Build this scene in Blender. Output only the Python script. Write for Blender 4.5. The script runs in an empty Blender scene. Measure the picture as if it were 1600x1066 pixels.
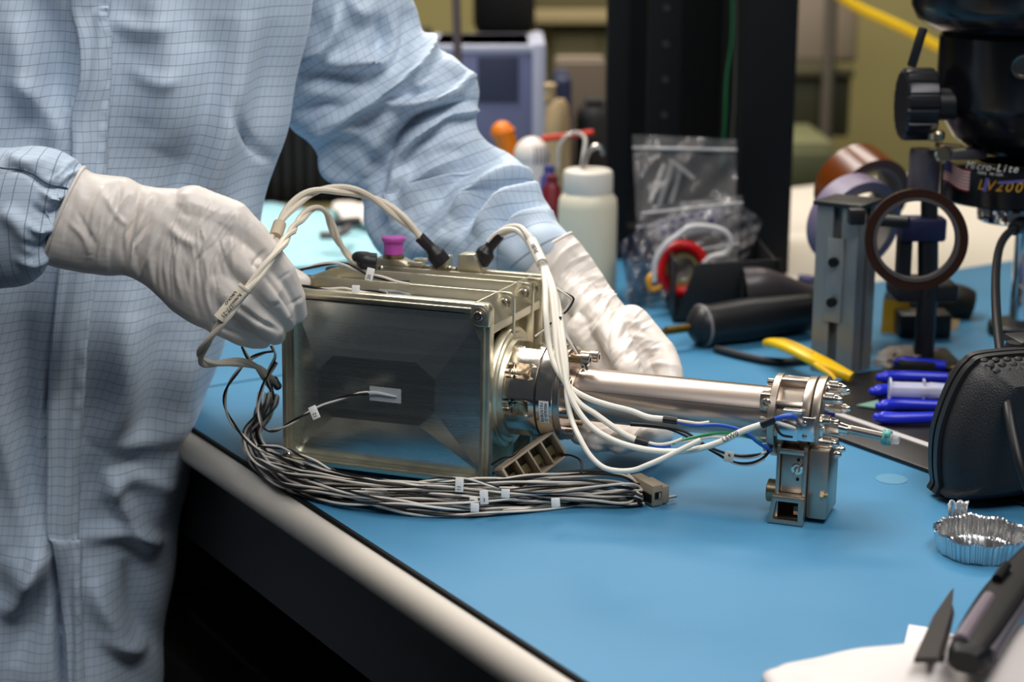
import bpy, bmesh, math, random
import numpy as np
from mathutils import Vector, Matrix
random.seed(7)
PI = math.pi
S = bpy.context.scene
COL = S.collection
Z0 = 0.92                       # height of the bench mat above the floor
# ------------------------------------------------------------------ camera
FPX = 2700.0
TH = math.radians(14.4)
CAM = Vector((0, 0, Z0 + 0.41))
FW = Vector((0, math.cos(TH), -math.sin(TH)))
UP = Vector((0, math.sin(TH), math.cos(TH)))
RT = Vector((1, 0, 0))
cam = bpy.data.cameras.new('camera')
cam.sensor_width = 36
cam.lens = FPX * 36 / 1600
cam.clip_start = 0.02
cam.dof.use_dof = True
cam.dof.focus_distance = 1.20
cam.dof.aperture_fstop = 5.4
cam_o = bpy.data.objects.new('camera', cam)
COL.objects.link(cam_o)
cam_o.location = CAM
cam_o.rotation_euler = (PI / 2 - TH, 0, 0)
S.camera = cam_o
# ------------------------------------------------------------------ world, lights, exposure
w = bpy.data.worlds.new('room_air')
S.world = w
w.use_nodes = True
w.node_tree.nodes['Background'].inputs[0].default_value = (0.55, 0.64, 0.78, 1)
w.node_tree.nodes['Background'].inputs[1].default_value = 0.06


def area(name, loc, target, sx, sy, power, col=(1, 1, 1)):
    l = bpy.data.lights.new(name, 'AREA')
    l.shape = 'RECTANGLE'
    l.size = sx
    l.size_y = sy
    l.energy = power
    l.color = col
    o = bpy.data.objects.new(name, l)
    COL.objects.link(o)
    o.location = loc
    d = Vector(target) - Vector(loc)
    o.rotation_euler = d.to_track_quat('-Z', 'Y').to_euler()
    return o


area('overhead_light', (-0.55, 1.95, Z0 + 1.75), (0.05, 1.25, Z0), 1.3, 0.5, 36, (1, 0.96, 0.91))
area('overhead_light', (0.75, 0.75, Z0 + 1.75), (0.1, 1.25, Z0), 1.3, 0.5, 19, (1, 0.95, 0.9))  # added fill, brightens the smock from the front right
area('overhead_light', (0.2, 3.0, Z0 + 1.9), (0.2, 2.9, Z0), 1.6, 0.6, 38, (1, 0.93, 0.82))
area('overhead_light', (0.1, -0.2, Z0 + 1.9), (-0.25, 1.25, Z0 + .1), 1.3, 0.5, 20, (0.95, 0.97, 1))  # added front fill from behind the camera, no known fixture
S.view_settings.view_transform = 'Standard'
S.view_settings.look = 'None'
S.view_settings.gamma = 1
S.view_settings.use_curve_mapping = False
S.view_settings.exposure = 0.0

# ------------------------------------------------------------------ pixel helpers (photo frame 1600x1066)
def ray(px, py):
    return RT * ((px - 800) / FPX) + FW - UP * ((py - 533) / FPX)


def atz(px, py, z=0.0):
    r = ray(px, py)
    return CAM + r * ((Z0 + z - CAM.z) / r.z)


def atY(px, py, Y):
    r = ray(px, py)
    return CAM + r * (Y / r.y)


def mpp(P):
    return ((Vector(P) - CAM).dot(FW)) / FPX


def toworld(pts):
    return [atY(*p) for p in pts]


def project(V):
    d = V - np.array(CAM)
    z = d @ np.array(FW)
    return np.stack([800 + FPX * d[:, 0] / z, 533 - FPX * (d @ np.array(UP)) / z], 1)


# ------------------------------------------------------------------ materials
def lin(c):
    return tuple(((x / 255) / 12.92 if x <= 10 else (((x / 255) + .055) / 1.055) ** 2.4) for x in c)


MATS = {}


def mat(name, rgb, rough=0.5, metal=0.0, bump=None, var=0.0, vscale=30.0, stretch=(1, 1, 1), rvar=0.0, coat=0.0,
        trans=0.0, alpha=1.0, aniso=0.0, sss=0.0, ior=1.45, spec=0.5, emit=0.0):
    if name in MATS:
        return MATS[name]
    m = bpy.data.materials.new(name)
    m.use_nodes = True
    nt = m.node_tree
    b = nt.nodes['Principled BSDF']
    c = lin(rgb)
    b.inputs['Base Color'].default_value = (*c, 1)
    b.inputs['Roughness'].default_value = rough
    b.inputs['Metallic'].default_value = metal
    b.inputs['IOR'].default_value = ior
    b.inputs['Specular IOR Level'].default_value = spec
    b.inputs['Coat Weight'].default_value = coat
    b.inputs['Transmission Weight'].default_value = trans
    b.inputs['Alpha'].default_value = alpha
    b.inputs['Anisotropic'].default_value = aniso
    if sss:
        b.inputs['Subsurface Weight'].default_value = sss
        b.inputs['Subsurface Radius'].default_value = (0.004, 0.003, 0.002)
    tc = nt.nodes.new('ShaderNodeTexCoord')
    mp = nt.nodes.new('ShaderNodeMapping')
    mp.inputs['Scale'].default_value = stretch
    nt.links.new(tc.outputs['Object'], mp.inputs['Vector'])
    if var or rvar:
        n = nt.nodes.new('ShaderNodeTexNoise')
        n.inputs['Scale'].default_value = vscale
        n.inputs['Detail'].default_value = 5
        nt.links.new(mp.outputs[0], n.inputs['Vector'])
        if var:
            mx = nt.nodes.new('ShaderNodeMix')
            mx.data_type = 'RGBA'
            mx.inputs[6].default_value = (*[x * (1 - var) for x in c], 1)
            mx.inputs[7].default_value = (*[min(1, x * (1 + var)) for x in c], 1)
            nt.links.new(n.outputs['Fac'], mx.inputs[0])
            nt.links.new(mx.outputs[2], b.inputs['Base Color'])
        if rvar:
            mr = nt.nodes.new('ShaderNodeMapRange')
            mr.inputs[1].default_value = .3
            mr.inputs[2].default_value = .7
            mr.inputs[3].default_value = max(.02, rough - rvar)
            mr.inputs[4].default_value = min(1, rough + rvar)
            nt.links.new(n.outputs['Fac'], mr.inputs[0])
            nt.links.new(mr.outputs[0], b.inputs['Roughness'])
    if bump:
        n2 = nt.nodes.new('ShaderNodeTexNoise')
        n2.inputs['Scale'].default_value = bump[0]
        n2.inputs['Detail'].default_value = 3
        nt.links.new(mp.outputs[0], n2.inputs['Vector'])
        bp = nt.nodes.new('ShaderNodeBump')
        bp.inputs['Strength'].default_value = bump[1]
        bp.inputs['Distance'].default_value = bump[2] if len(bump) > 2 else .001
        nt.links.new(n2.outputs['Fac'], bp.inputs['Height'])
        nt.links.new(bp.outputs[0], b.inputs['Normal'])
    MATS[name] = m
    return m


chromate = mat('chromate_aluminium', (218, 211, 188), .40, 1, bump=(900, .12, .0004), var=.06, vscale=60, rvar=.06)
brushed = mat('brushed_panel', (206, 211, 206), .27, 1, bump=(300, .16, .0004), stretch=(.12, 1, 6), var=.05, rvar=.03)
tubemetal = mat('bead_blasted_steel', (206, 190, 178), .3, 1, bump=(600, .1, .0003), stretch=(.1, 1, 1), rvar=.05)
polished = mat('polished_steel', (236, 226, 212), .17, 1, var=.05, vscale=90, rvar=.04)
steel = mat('plain_steel', (196, 186, 176), .26, 1, var=.05)
darksteel = mat('dark_steel', (96, 92, 88), .35, 1)
brass = mat('brass_screw', (168, 148, 118), .3, 1)
collarmat = mat('matte_titanium', (186, 172, 158), .36, 1, bump=(700, .12, .0003))
foilgrey = mat('grey_foil_tape', (178, 178, 180), .42, .85, bump=(200, .15, .0004))
blackrubber = mat('black_heatshrink', (28, 25, 27), .42, 0, bump=(400, .2, .0004))
blackplastic = mat('black_plastic', (22, 22, 24), .45)
blackgloss = mat('black_gloss_plastic', (16, 17, 20), .22)
blackmatte = mat('black_matte_paint', (12, 12, 13), .7, spec=.25)
pebble = mat('pebbled_black_plastic', (26, 26, 29), .5, 0, bump=(900, .7, .0009))
greyplastic = mat('warm_grey_plastic', (158, 143, 122), .5)
whitecable = mat('white_ptfe_sleeve', (226, 219, 205), .42, bump=(500, .2, .0004))
creamcable = mat('cream_ptfe_sleeve', (220, 208, 188), .42, bump=(500, .2, .0004))
whitewire = mat('white_wire', (214, 206, 194), .4)
blackwire = mat('black_wire', (26, 24, 25), .4)
bluewire = mat('blue_wire', (40, 84, 176), .4)
greenwire = mat('green_wire', (40, 130, 78), .4)
tagwhite = mat('white_label', (232, 230, 226), .5)
inkblack = mat('black_ink', (24, 22, 22), .6)
pinkcap = mat('magenta_soft_plastic', (208, 92, 190), .35, sss=.4, alpha=.93)
clearfilm = mat('clear_film', (235, 238, 240), .08, alpha=.28)
teal = mat('teal_tape', (96, 166, 158), .45)
laminate = mat('cream_laminate', (222, 212, 198), .34, var=.03, vscale=20)
metalblack = mat('black_powder_coat', (30, 31, 36), .5, bump=(600, .2, .0004))
glove = mat('nitrile_glove', (236, 226, 216), .36, bump=(260, .12, .0006), var=.03, vscale=25, sss=.12)
chrome = mat('chrome', (235, 235, 236), .06, 1)
aluminium = mat('foil_aluminium', (222, 222, 222), .2, 1, rvar=.06)
extrusion = mat('anodised_extrusion', (132, 134, 132), .45, .45)
paperwhite = mat('white_wipe', (216, 207, 203), .85, bump=(150, .3, .001))


# ------------------------------------------------------------------ mesh builder
class B:
    def __init__(s):
        s.bm = bmesh.new()

    def take(s, tb, M=None):
        me = bpy.data.meshes.new('t')
        tb.to_mesh(me)
        tb.free()
        if M is not None:
            me.transform(M)
        s.bm.from_mesh(me)
        bpy.data.meshes.remove(me)
        return s

    def box(s, size, c=(0, 0, 0), M=None, bev=0.0, seg=2):
        tb = bmesh.new()
        bmesh.ops.create_cube(tb, size=1, matrix=Matrix.Translation(c) @ Matrix.Diagonal((*size, 1)))
        if bev > 0:
            bmesh.ops.bevel(tb, geom=list(tb.edges), offset=bev, segments=seg, profile=.5, affect='EDGES')
        return s.take(tb, M)

    def prism(s, poly, h, M=None, bev=0.0, seg=2):      # poly in xy, extruded along +z by h
        tb = bmesh.new()
        n = len(poly)
        a = [tb.verts.new((p[0], p[1], 0)) for p in poly]
        b = [tb.verts.new((p[0], p[1], h)) for p in poly]
        tb.faces.new(a[::-1])
        tb.faces.new(b)
        for i in range(n):
            tb.faces.new((a[i], a[(i + 1) % n], b[(i + 1) % n], b[i]))
        bmesh.ops.recalc_face_normals(tb, faces=tb.faces)
        if bev > 0:
            bmesh.ops.bevel(tb, geom=list(tb.edges), offset=bev, segments=seg, profile=.5, affect='EDGES')
        return s.take(tb, M)

    def lathe(s, prof, seg=32, M=None, a0=0, a1=2 * PI):     # prof [(r, z)]
        tb = bmesh.new()
        full = abs(a1 - a0 - 2 * PI) < 1e-6
        n = seg if full else seg + 1
        rings = []
        for r, z in prof:
            if r < 1e-7:
                rings.append([tb.verts.new((0, 0, z))])
            else:
                rings.append([tb.verts.new((r * math.cos(a0 + (a1 - a0) * k / seg), r * math.sin(a0 + (a1 - a0) * k / seg), z)) for k in range(n)])
        for A, C in zip(rings, rings[1:]):
            for k in range(seg):
                k2 = (k + 1) % n
                if len(A) == 1 and len(C) == 1:
                    continue
                if len(A) == 1:
                    tb.faces.new((A[0], C[k2], C[k]))
                elif len(C) == 1:
                    tb.faces.new((A[k], A[k2], C[0]))
                else:
                    tb.faces.new((A[k], A[k2], C[k2], C[k]))
        bmesh.ops.recalc_face_normals(tb, faces=tb.faces)
        return s.take(tb, M)

    def cyl(s, p0, p1, r, r2=None, seg=24, bev=0.0):
        p0, p1 = Vector(p0), Vector(p1)
        d = p1 - p0
        L = d.length
        r2 = r if r2 is None else r2
        M = Matrix.Translation(p0) @ d.to_track_quat('Z', 'Y').to_matrix().to_4x4()
        if bev > 0:
            pr = [(0, 0), (r - bev, 0), (r, bev), (r2, L - bev), (r2 - bev, L), (0, L)]
        else:
            pr = [(0, 0), (r, 0), (r2, L), (0, L)]
        return s.lathe(pr, seg, M)

    def tube(s, pts, r, seg=8, n=None, closed=False, cap=True, smooth=True):
        P = spline([Vector(p) for p in pts], n or max(12, len(pts) * 6), closed) if smooth else [Vector(p) for p in pts]
        m = len(P)
        rf = r if callable(r) else (lambda t: r)
        tb = bmesh.new()
        fr = frames(P, closed)
        rings = []
        for i in range(m):
            T, N, Bn = fr[i]
            rr = rf(i / (m - 1))
            rings.append([tb.verts.new(P[i] + (N * math.cos(2 * PI * k / seg) + Bn * math.sin(2 * PI * k / seg)) * rr) for k in range(seg)])
        for i in range(m if closed else m - 1):
            A, C = rings[i], rings[(i + 1) % m]
            for k in range(seg):
                tb.faces.new((A[k], A[(k + 1) % seg], C[(k + 1) % seg], C[k]))
        if cap and not closed:
            tb.faces.new(rings[0][::-1])
            tb.faces.new(rings[-1])
        return s.take(tb)

    def loft(s, rings, cap=True, closed=True, M=None):
        tb = bmesh.new()
        R = [[tb.verts.new(p) for p in ring] for ring in rings]
        n = len(R[0])
        for A, C in zip(R, R[1:]):
            for k in range(n if closed else n - 1):
                tb.faces.new((A[k], A[(k + 1) % n], C[(k + 1) % n], C[k]))
        if cap and closed:
            tb.faces.new(R[0][::-1])
            tb.faces.new(R[-1])
        bmesh.ops.recalc_face_normals(tb, faces=tb.faces)
        return s.take(tb, M)

    def sphere(s, c, r, u=16, v=10, sc=(1, 1, 1), M=None):
        tb = bmesh.new()
        bmesh.ops.create_uvsphere(tb, u_segments=u, v_segments=v, radius=r)
        m = Matrix.Translation(c) @ Matrix.Diagonal((*sc, 1))
        return s.take(tb, (M @ m) if M is not None else m)

    def torus(s, c, axis, R, r, seg=40, rs=10):
        q = Vector(axis).to_track_quat('Z', 'Y').to_matrix().to_4x4()
        M = Matrix.Translation(c) @ q
        pr = [(R + r * math.cos(2 * PI * k / rs), r * math.sin(2 * PI * k / rs)) for k in range(rs + 1)]
        return s.lathe(pr, seg, M)

    def faces(s, verts, fs):
        tb = bmesh.new()
        v = [tb.verts.new(p) for p in verts]
        for f in fs:
            tb.faces.new([v[i] for i in f])
        return s.take(tb)

    def text(s, txt, size, M, depth=.00012, shear=0.0, align='CENTER'):
        cu = bpy.data.curves.new('t', 'FONT')
        cu.body = txt
        cu.size = size
        cu.extrude = depth
        cu.shear = shear
        cu.align_x = align
        cu.align_y = 'CENTER'
        cu.resolution_u = 3
        o = bpy.data.objects.new('t', cu)
        me = bpy.data.meshes.new_from_object(o)
        bpy.data.objects.remove(o)
        bpy.data.curves.remove(cu)
        me.transform(M)
        s.bm.from_mesh(me)
        bpy.data.meshes.remove(me)
        return s


def spline(P, n, closed=False):
    m = len(P)
    out = []
    segs = m if closed else m - 1
    for i in range(n if closed else n):
        t = i / (n if closed else n - 1) * segs
        k = min(int(t), segs - 1)
        u = t - k
        if closed:
            p0, p1, p2, p3 = P[(k - 1) % m], P[k % m], P[(k + 1) % m], P[(k + 2) % m]
        else:
            p1, p2 = P[k], P[k + 1]
            p0 = P[k - 1] if k > 0 else p1 * 2 - p2
            p3 = P[k + 2] if k + 2 < m else p2 * 2 - p1
        out.append(.5 * ((2 * p1) + (p2 - p0) * u + (2 * p0 - 5 * p1 + 4 * p2 - p3) * u * u + (3 * p1 - p0 - 3 * p2 + p3) * u ** 3))
    return out


def frames(P, closed=False):
    m = len(P)
    T = []
    for i in range(m):
        a = P[i - 1] if (i > 0 or closed) else P[0]
        b = P[(i + 1) % m] if (i < m - 1 or closed) else P[-1]
        d = b - a
        T.append(d.normalized() if d.length > 1e-9 else Vector((0, 0, 1)))
    up = Vector((0, 0, 1)) if abs(T[0].z) < .9 else Vector((0, 1, 0))
    N = (up - T[0] * up.dot(T[0])).normalized()
    out = []
    for i in range(m):
        N = (N - T[i] * N.dot(T[i]))
        N = N.normalized() if N.length > 1e-6 else T[i].orthogonal().normalized()
        out.append((T[i], N, T[i].cross(N)))
    return out


MW = {}


def tag(o, label=None, cat=None, group=None, kind=None):
    if label:
        o['label'] = label
    if cat:
        o['category'] = cat
    if group:
        o['group'] = group
    if kind:
        o['kind'] = kind
    return o


def thing(name, label, cat, loc=(0, 0, 0), rotz=0.0, group=None, M=None):
    o = bpy.data.objects.new(name, None)
    o.empty_display_size = .02
    COL.objects.link(o)
    m = M if M is not None else Matrix.Translation(loc) @ Matrix.Rotation(rotz, 4, 'Z')
    o.matrix_world = m
    MW[o.name] = m.copy()
    return tag(o, label, cat, group)


def finish(me, ang=35):
    me.polygons.foreach_set('use_smooth', [True] * len(me.polygons))
    me.set_sharp_from_angle(angle=math.radians(ang))


def obj(name, b, m, parent=None, label=None, local=False, ang=35, origin=True):
    """link builder b as one mesh object; coordinates are world unless local=True"""
    me = bpy.data.meshes.new(name)
    if isinstance(b, B):
        b.bm.to_mesh(me)
        b.bm.free()
    else:
        me = b
    o = bpy.data.objects.new(name, me)
    COL.objects.link(o)
    if parent is not None:
        o.parent = parent
        MW[o.name] = MW[parent.name].copy()
        if not local:
            me.transform(MW[parent.name].inverted())
    elif origin and len(me.vertices):
        co = np.empty(len(me.vertices) * 3)
        me.vertices.foreach_get('co', co)
        co = co.reshape(-1, 3)
        c = Vector(((co[:, 0].min() + co[:, 0].max()) / 2, (co[:, 1].min() + co[:, 1].max()) / 2, co[:, 2].min()))
        me.transform(Matrix.Translation(-c))
        o.matrix_world = Matrix.Translation(c)
        MW[o.name] = o.matrix_world.copy()
    else:
        MW[o.name] = Matrix.Identity(4)
    me.materials.append(m)
    finish(me, ang)
    if label:
        o['label'] = label
    return o


def inst(name, src, M, parent, label=None):            # another object on the mesh of src, placed in parent's frame
    o = src.copy()
    o.name = name
    COL.objects.link(o)
    o.parent = parent
    o.matrix_local = M
    MW[o.name] = MW[parent.name] @ M
    for ch in [c for c in bpy.data.objects if c.parent == src]:
        d = ch.copy()
        COL.objects.link(d)
        d.parent = o
    return o


def axm(p, d, roll=0):                                  # matrix at p with z along d
    return Matrix.Translation(p) @ Vector(d).to_track_quat('Z', 'Y').to_matrix().to_4x4() @ Matrix.Rotation(roll, 4, 'Z')


def rrect(w, h, r, n=5):
    out = []
    for cx, cy, a in ((w / 2 - r, h / 2 - r, 0), (-w / 2 + r, h / 2 - r, 90), (-w / 2 + r, -h / 2 + r, 180), (w / 2 - r, -h / 2 + r, 270)):
        for k in range(n + 1):
            t = math.radians(a + 90 * k / n)
            out.append((cx + r * math.cos(t), cy + r * math.sin(t)))
    return out


def frame_loft(b, outer, inner, h, M=None, bev=0):       # a flat picture-frame solid in xy between two loops, height h
    n = len(outer)
    rings = [[(p[0], p[1], 0) for p in outer], [(p[0], p[1], h) for p in outer], [(p[0], p[1], h) for p in inner], [(p[0], p[1], 0) for p in inner]]
    tb = bmesh.new()
    R = [[tb.verts.new(p) for p in r] for r in rings]
    for i in range(4):
        A, C = R[i], R[(i + 1) % 4]
        for k in range(n):
            tb.faces.new((A[k], A[(k + 1) % n], C[(k + 1) % n], C[k]))
    bmesh.ops.recalc_face_normals(tb, faces=tb.faces)
    if bev:
        bmesh.ops.bevel(tb, geom=[e for e in tb.edges if len(e.link_faces) == 2 and e.calc_face_angle(0) > .7], offset=bev, segments=2, profile=.5, affect='EDGES')
    b.take(tb, M)
    return b


# bench frame: origin on the bench edge, e along the edge (away), n into the bench
EDIR = Vector((-.538, .843, 0)).normalized()
NDIR = Vector((EDIR.y, -EDIR.x, 0))
EDGE0 = atz(560, 840, 0)


def tn(s, t, z=0.0):
    return EDGE0 + EDIR * s + NDIR * t + Vector((0, 0, z))


def st(P):
    d = Vector(P) - EDGE0
    return d.dot(EDIR), d.dot(NDIR)


BENCH = Matrix((( NDIR.x, EDIR.x, 0, 0), (NDIR.y, EDIR.y, 0, 0), (0, 0, 1, 0), (0, 0, 0, 1)))   # x = into bench, y = along edge
BENCHYAW = math.atan2(NDIR.y, NDIR.x)
# ================================================================== the setting
def struct(name, b, m):
    o = obj(name, b, m)
    o['kind'] = 'structure'
    return o


floormat = mat('dark_floor', (26, 27, 30), .5, var=.1, vscale=6)
wallmat = mat('yellow_wall_paint', (168, 156, 100), .7, var=.05, vscale=3, bump=(80, .1))
b = B()
b.box((9, 9, .04), (0, 1.2, -.02))
struct('floor', b, floormat)
b = B()
b.box((9, .08, 3.2), (0, 4.3, 1.6))
struct('wall_back', b, wallmat)
b = B()
b.box((9, .02, .12), (0, 4.25, .06), bev=.004)
struct('baseboard_back', b, mat('baseboard_grey', (70, 68, 62), .5))

# ---- workbench
bench = thing('workbench', 'long white workbench with a rounded cream front edge, carrying the blue mat', 'workbench', tn(0, .6) - Vector((0, 0, Z0)), BENCHYAW)
S0, S1, T1 = -.95, st(atz(1240, 290, 0))[0], 1.5
TT = .003        # mat thickness
prof = [(T1, -TT), (T1, -.032)]
R_ = (.032 - TT) / 2
for k in range(11):
    a = -PI / 2 - PI * k / 10
    prof.append((.004 + R_ * .95 * math.cos(a), -TT - R_ + R_ * math.sin(a)))
b = B()
b.loft([[tn(s, t, z) for t, z in prof] for s in (S0, S1)])
obj('worktop', b, laminate, bench)
b = B()
b.loft([[tn(s, t, z) for t, z in ((.012, -.0325), (.035, -.0325), (.035, -.11), (.012, -.11))] for s in (S0, S1)])
obj('front_rail', b, metalblack, bench)
for s in (S0 + .03, S1 - .06):
    b = B()
    b.loft([[tn(s + d, t, z) for t, z in ((.04, -.0325), (T1 - .05, -.0325), (T1 - .05, -.1), (.04, -.1))] for d in (0, .04)])
    obj('cross_rail', b, metalblack, bench)
for s in (S0 + .06, S1 - .1):
    for t in (.06, T1 - .12):
        b = B()
        b.loft([[tn(s + dx, t + dy, -Z0 + h) for dx, dy in ((0, 0), (.05, 0), (.05, .05), (0, .05))] for h in (0, Z0 - .0425)])
        obj('leg', b, metalblack, bench)
b = B()
b.loft([[tn(s, t, z) for t, z in ((.1, -.52), (T1 - .1, -.52), (T1 - .1, -.545), (.1, -.545))] for s in (S0 + .06, S1 - .06)])
obj('lower_shelf', b, blackmatte, bench)
b = B()
b.loft([[tn(s, t, z) for t, z in ((T1 - .07, -.035), (T1 - .05, -.035), (T1 - .05, -.86), (T1 - .07, -.86))] for s in (S0 + .06, S1 - .06)])
obj('rear_light_block', b, blackmatte, bench)  # added panel, keeps bounced wall light out from under the bench
for s in (S0 + .035, S1 - .08):
    b = B()
    b.loft([[tn(s + d, t, z) for t, z in ((.12, -.105), (T1 - .13, -.105), (T1 - .13, -.86), (.12, -.86))] for d in (0, .012)])
    obj('side_light_block', b, blackmatte, bench)  # added end panels, shut stray light out below the worktop

# ---- blue mat with a dark backing edge
def blue_mat_material():
    m = mat('blue_rubber_mat', (66, 127, 164), .42, var=.06, vscale=9, rvar=.07, bump=(350, .12, .0005), spec=.45)
    return m


bluemat = blue_mat_material()
s_far = st(atz(1500, 420, 0))[0]
t_split = st(atz(1236, 440, 0))[1]
t_a = .0008
mt = thing('bench_mat', 'blue rubber mat with a thin black edge under the metal instrument', 'mat', tn(.1, .6), BENCHYAW)
b = B()
b.loft([[tn(s, t, z) for t, z in ((t_a + .0025, 0), (T1, 0), (T1, -.0012), (t_a + .0025, -.0012))] for s in (S0, s_far)])
obj('mat_surface', b, bluemat, mt)
b = B()
b.loft([[tn(s, t, z) for t, z in ((t_a, -.0002), (T1, -.0012), (T1, -TT), (t_a, -TT))] for s in (S0, s_far)])
obj('mat_backing', b, blackmatte, mt)
b = B()
b.loft([[tn(s, t, z) for t, z in ((t_a, 0), (t_split, 0), (t_split, -TT), (t_a, -TT))] for s in (s_far + .004, S1 - .02)])
o = obj('bench_mat', b, bluemat)
tag(o, 'blue mat at the far end of the bench under the pale blue cloth', 'mat')
# faint round stain on the mat
b = B()
pc = atz(1393, 749, 0)
b.prism([(pc.x + .0115 * math.cos(a), pc.y + .0115 * math.sin(a)) for a in [2 * PI * k / 28 for k in range(28)]], .0003, Matrix.Translation((0, 0, Z0)))
o = obj('water_stain', b, mat('dried_stain', (84, 138, 166), .5))
tag(o, 'faint round greyish stain on the blue mat right of the steel foot', 'stain')

# ================================================================== the instrument (local frame: x right, y back, z up)
W_, H_, D_ = .1627, .132, .131
RM = Matrix(((0.9379, 0.3467, 0.0149), (-0.347, 0.9373, 0.0319), (-0.0029, -0.035, 0.9994)))
DM = Matrix.Translation((-0.1703, 1.2134, Z0 + 0.0057)) @ RM.to_4x4()
DI = DM.inverted()
AY, AZ = .055, .0615
dev = thing('mass_spectrometer', 'boxy gold-tinted metal instrument with a long steel tube and foot, held in both hands', 'instrument', M=DM)


def dl(px, py, axis, val):          # pixel -> local point on the local plane axis=val
    r = DI.to_3x3() @ ray(px, py)
    o = DI @ CAM
    k = (val - o[axis]) / r[axis]
    return o + r * k


def XF(x, y=AY, z=AZ):              # lathe axis along local x from x
    return Matrix.Translation((x, y, z)) @ Matrix.Rotation(PI / 2, 4, 'Y')


DL = dict(local=True)
ys = [0.0] + [dl(px, py, 2, H_).y for px, py in ((700, 449), (700, 432), (700, 424))]
yr = D_
# body: floor of the pockets, walls
wt = .003
zb = H_ - .009
b = B()
XZ = Matrix(((1, 0, 0, 0), (0, 0, 1, 0), (0, 1, 0, 0), (0, 0, 0, 1)))     # prism poly (x,z) extruded along +y
poly = [(0, 0), (W_ - .010, 0), (W_ - .010, H_ - .022), (W_ - .014, zb), (0, zb)]
b.prism(poly, D_ - .012, Matrix.Translation((0, .012, 0)) @ XZ, bev=.0008)
obj('housing', b, chromate, dev, **DL)
for k in range(4):
    y0 = ys[k] + .003
    y1 = (ys[k + 1] if k < 3 else yr) - .001
    if k == 3:
        continue
    b = B()
    b.box((W_ - .026, y1 - y0, .0006), ((W_ - .014) / 2, (y0 + y1) / 2, zb + .0006))
    obj('pocket_floor', b, foilgrey, dev, **DL)
# upper side walls + chamfer strip
b = B()
b.box((wt, D_ - .004, .009), (wt / 2, D_ / 2 + .002, H_ - .0045), bev=.0006)
obj('left_rim', b, chromate, dev, **DL)
b = B()
poly = [(W_ - .0155, zb - .002), (W_ - .0135, H_), (W_ - .0125, H_), (W_ - .0008, H_ - .016), (W_ - .0008, H_ - .022), (W_ - .008, H_ - .026)]
b.prism(poly, D_ - .004, Matrix.Translation((0, .003, 0)) @ XZ, bev=.0004)
obj('chamfered_rim', b, chromate, dev, **DL)


def slice_outline(x0, z0):
    r = .005
    pts = [(x0, z0), (W_, z0)]
    for k in range(6):
        a = PI / 2 * k / 5
        pts.append((W_ - r + r * math.cos(a), H_ - r + r * math.sin(a)))
    pts.append((x0, H_))
    return pts


# full-width ribs across the top and right flank (slices of the stacked housing)
for k in range(1, 4):
    y = ys[k]
    b = B()
    b.box((W_ - .006, .0022, .0095), ((W_ - .006) / 2, y + .0011, H_ - .00475), bev=.0005)
    obj('top_rib', b, chromate, dev, **DL)
    b = B()
    b.prism(slice_outline(W_ - .0135, 0), .0035, Matrix.Translation((0, y, 0)) @ XZ, bev=.0005)
    obj('side_rib', b, chromate, dev, **DL)
b = B()
b.box((W_ - .004, .006, .011), ((W_ - .004) / 2, D_ - .003, H_ - .0055), bev=.0007)
b.box((.012, .008, H_ - .004), (W_ - .006, D_ - .004, H_ / 2), bev=.0015)
obj('rear_flange', b, chromate, dev, **DL)
# front cover: frame bars with rounded lip
fb = .0075
b = B()
out_ = [(W_ / 2 + x, H_ / 2 + z) for x, z in rrect(W_, H_, .005, 5)]
inn_ = [(W_ / 2 + x, H_ / 2 + z) for x, z in rrect(W_ - 2 * fb, H_ - 2 * fb, .006, 5)]
MX = Matrix.Translation((0, .0115, 0)) @ Matrix(((1, 0, 0, 0), (0, 0, -1, 0), (0, 1, 0, 0), (0, 0, 0, 1)))  # (x,z) loop, extruded towards -y
frame_loft(b, out_, inn_, .0095, MX, bev=.0016)
obj('cover_frame', b, chromate, dev, **DL)
b = B()
lo = [(W_ / 2 + x, H_ / 2 + z) for x, z in rrect(W_ - .006, H_ - .006, .004, 5)]
li = [(W_ / 2 + x, H_ / 2 + z) for x, z in rrect(W_ - .0105, H_ - .0105, .0045, 5)]
frame_loft(b, lo, li, .002, Matrix.Translation((0, -.0097, 0)) @ MX, bev=.0008)
obj('cover_lip', b, chromate, dev, **DL)
# faceted front panel: outer rectangle sunk, octagonal plateau proud
octpx = [(520, 556), (650, 567), (679, 594), (679, 645), (655, 666), (520, 652), (497, 632), (497, 578)]
oc = [dl(x, y, 1, .001) for x, y in octpx]
oc = [(p.x, .0014, p.z) for p in oc]
x0, x1, z0, z1 = fb - .001, W_ - fb + .001, fb - .001, H_ - fb + .001
yo = .0085
outr = [(x0, yo, z1), (x1, yo, z1), (x1, yo, z0), (x0, yo, z0)]
v = oc + outr
tb = bmesh.new()
vv = [tb.verts.new(p) for p in v]
for f in ((0, 1, 2, 3, 4, 5, 6, 7), (8, 9, 1, 0), (9, 2, 1), (9, 10, 3, 2), (10, 4, 3), (10, 11, 5, 4), (11, 6, 5), (11, 8, 7, 6), (8, 0, 7)):
    tb.faces.new([vv[i] for i in f])
bmesh.ops.recalc_face_normals(tb, faces=tb.faces)
b = B()
b.take(tb)
obj('front_panel', b, brushed, dev, label='brushed front panel with eight slanted facets round a flat middle', ang=2, **DL)
b = B()
b.box((W_ - .01, .002, H_ - .01), (W_ / 2, .0108, H_ / 2))
obj('panel_backing', b, chromate, dev, **DL)


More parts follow.
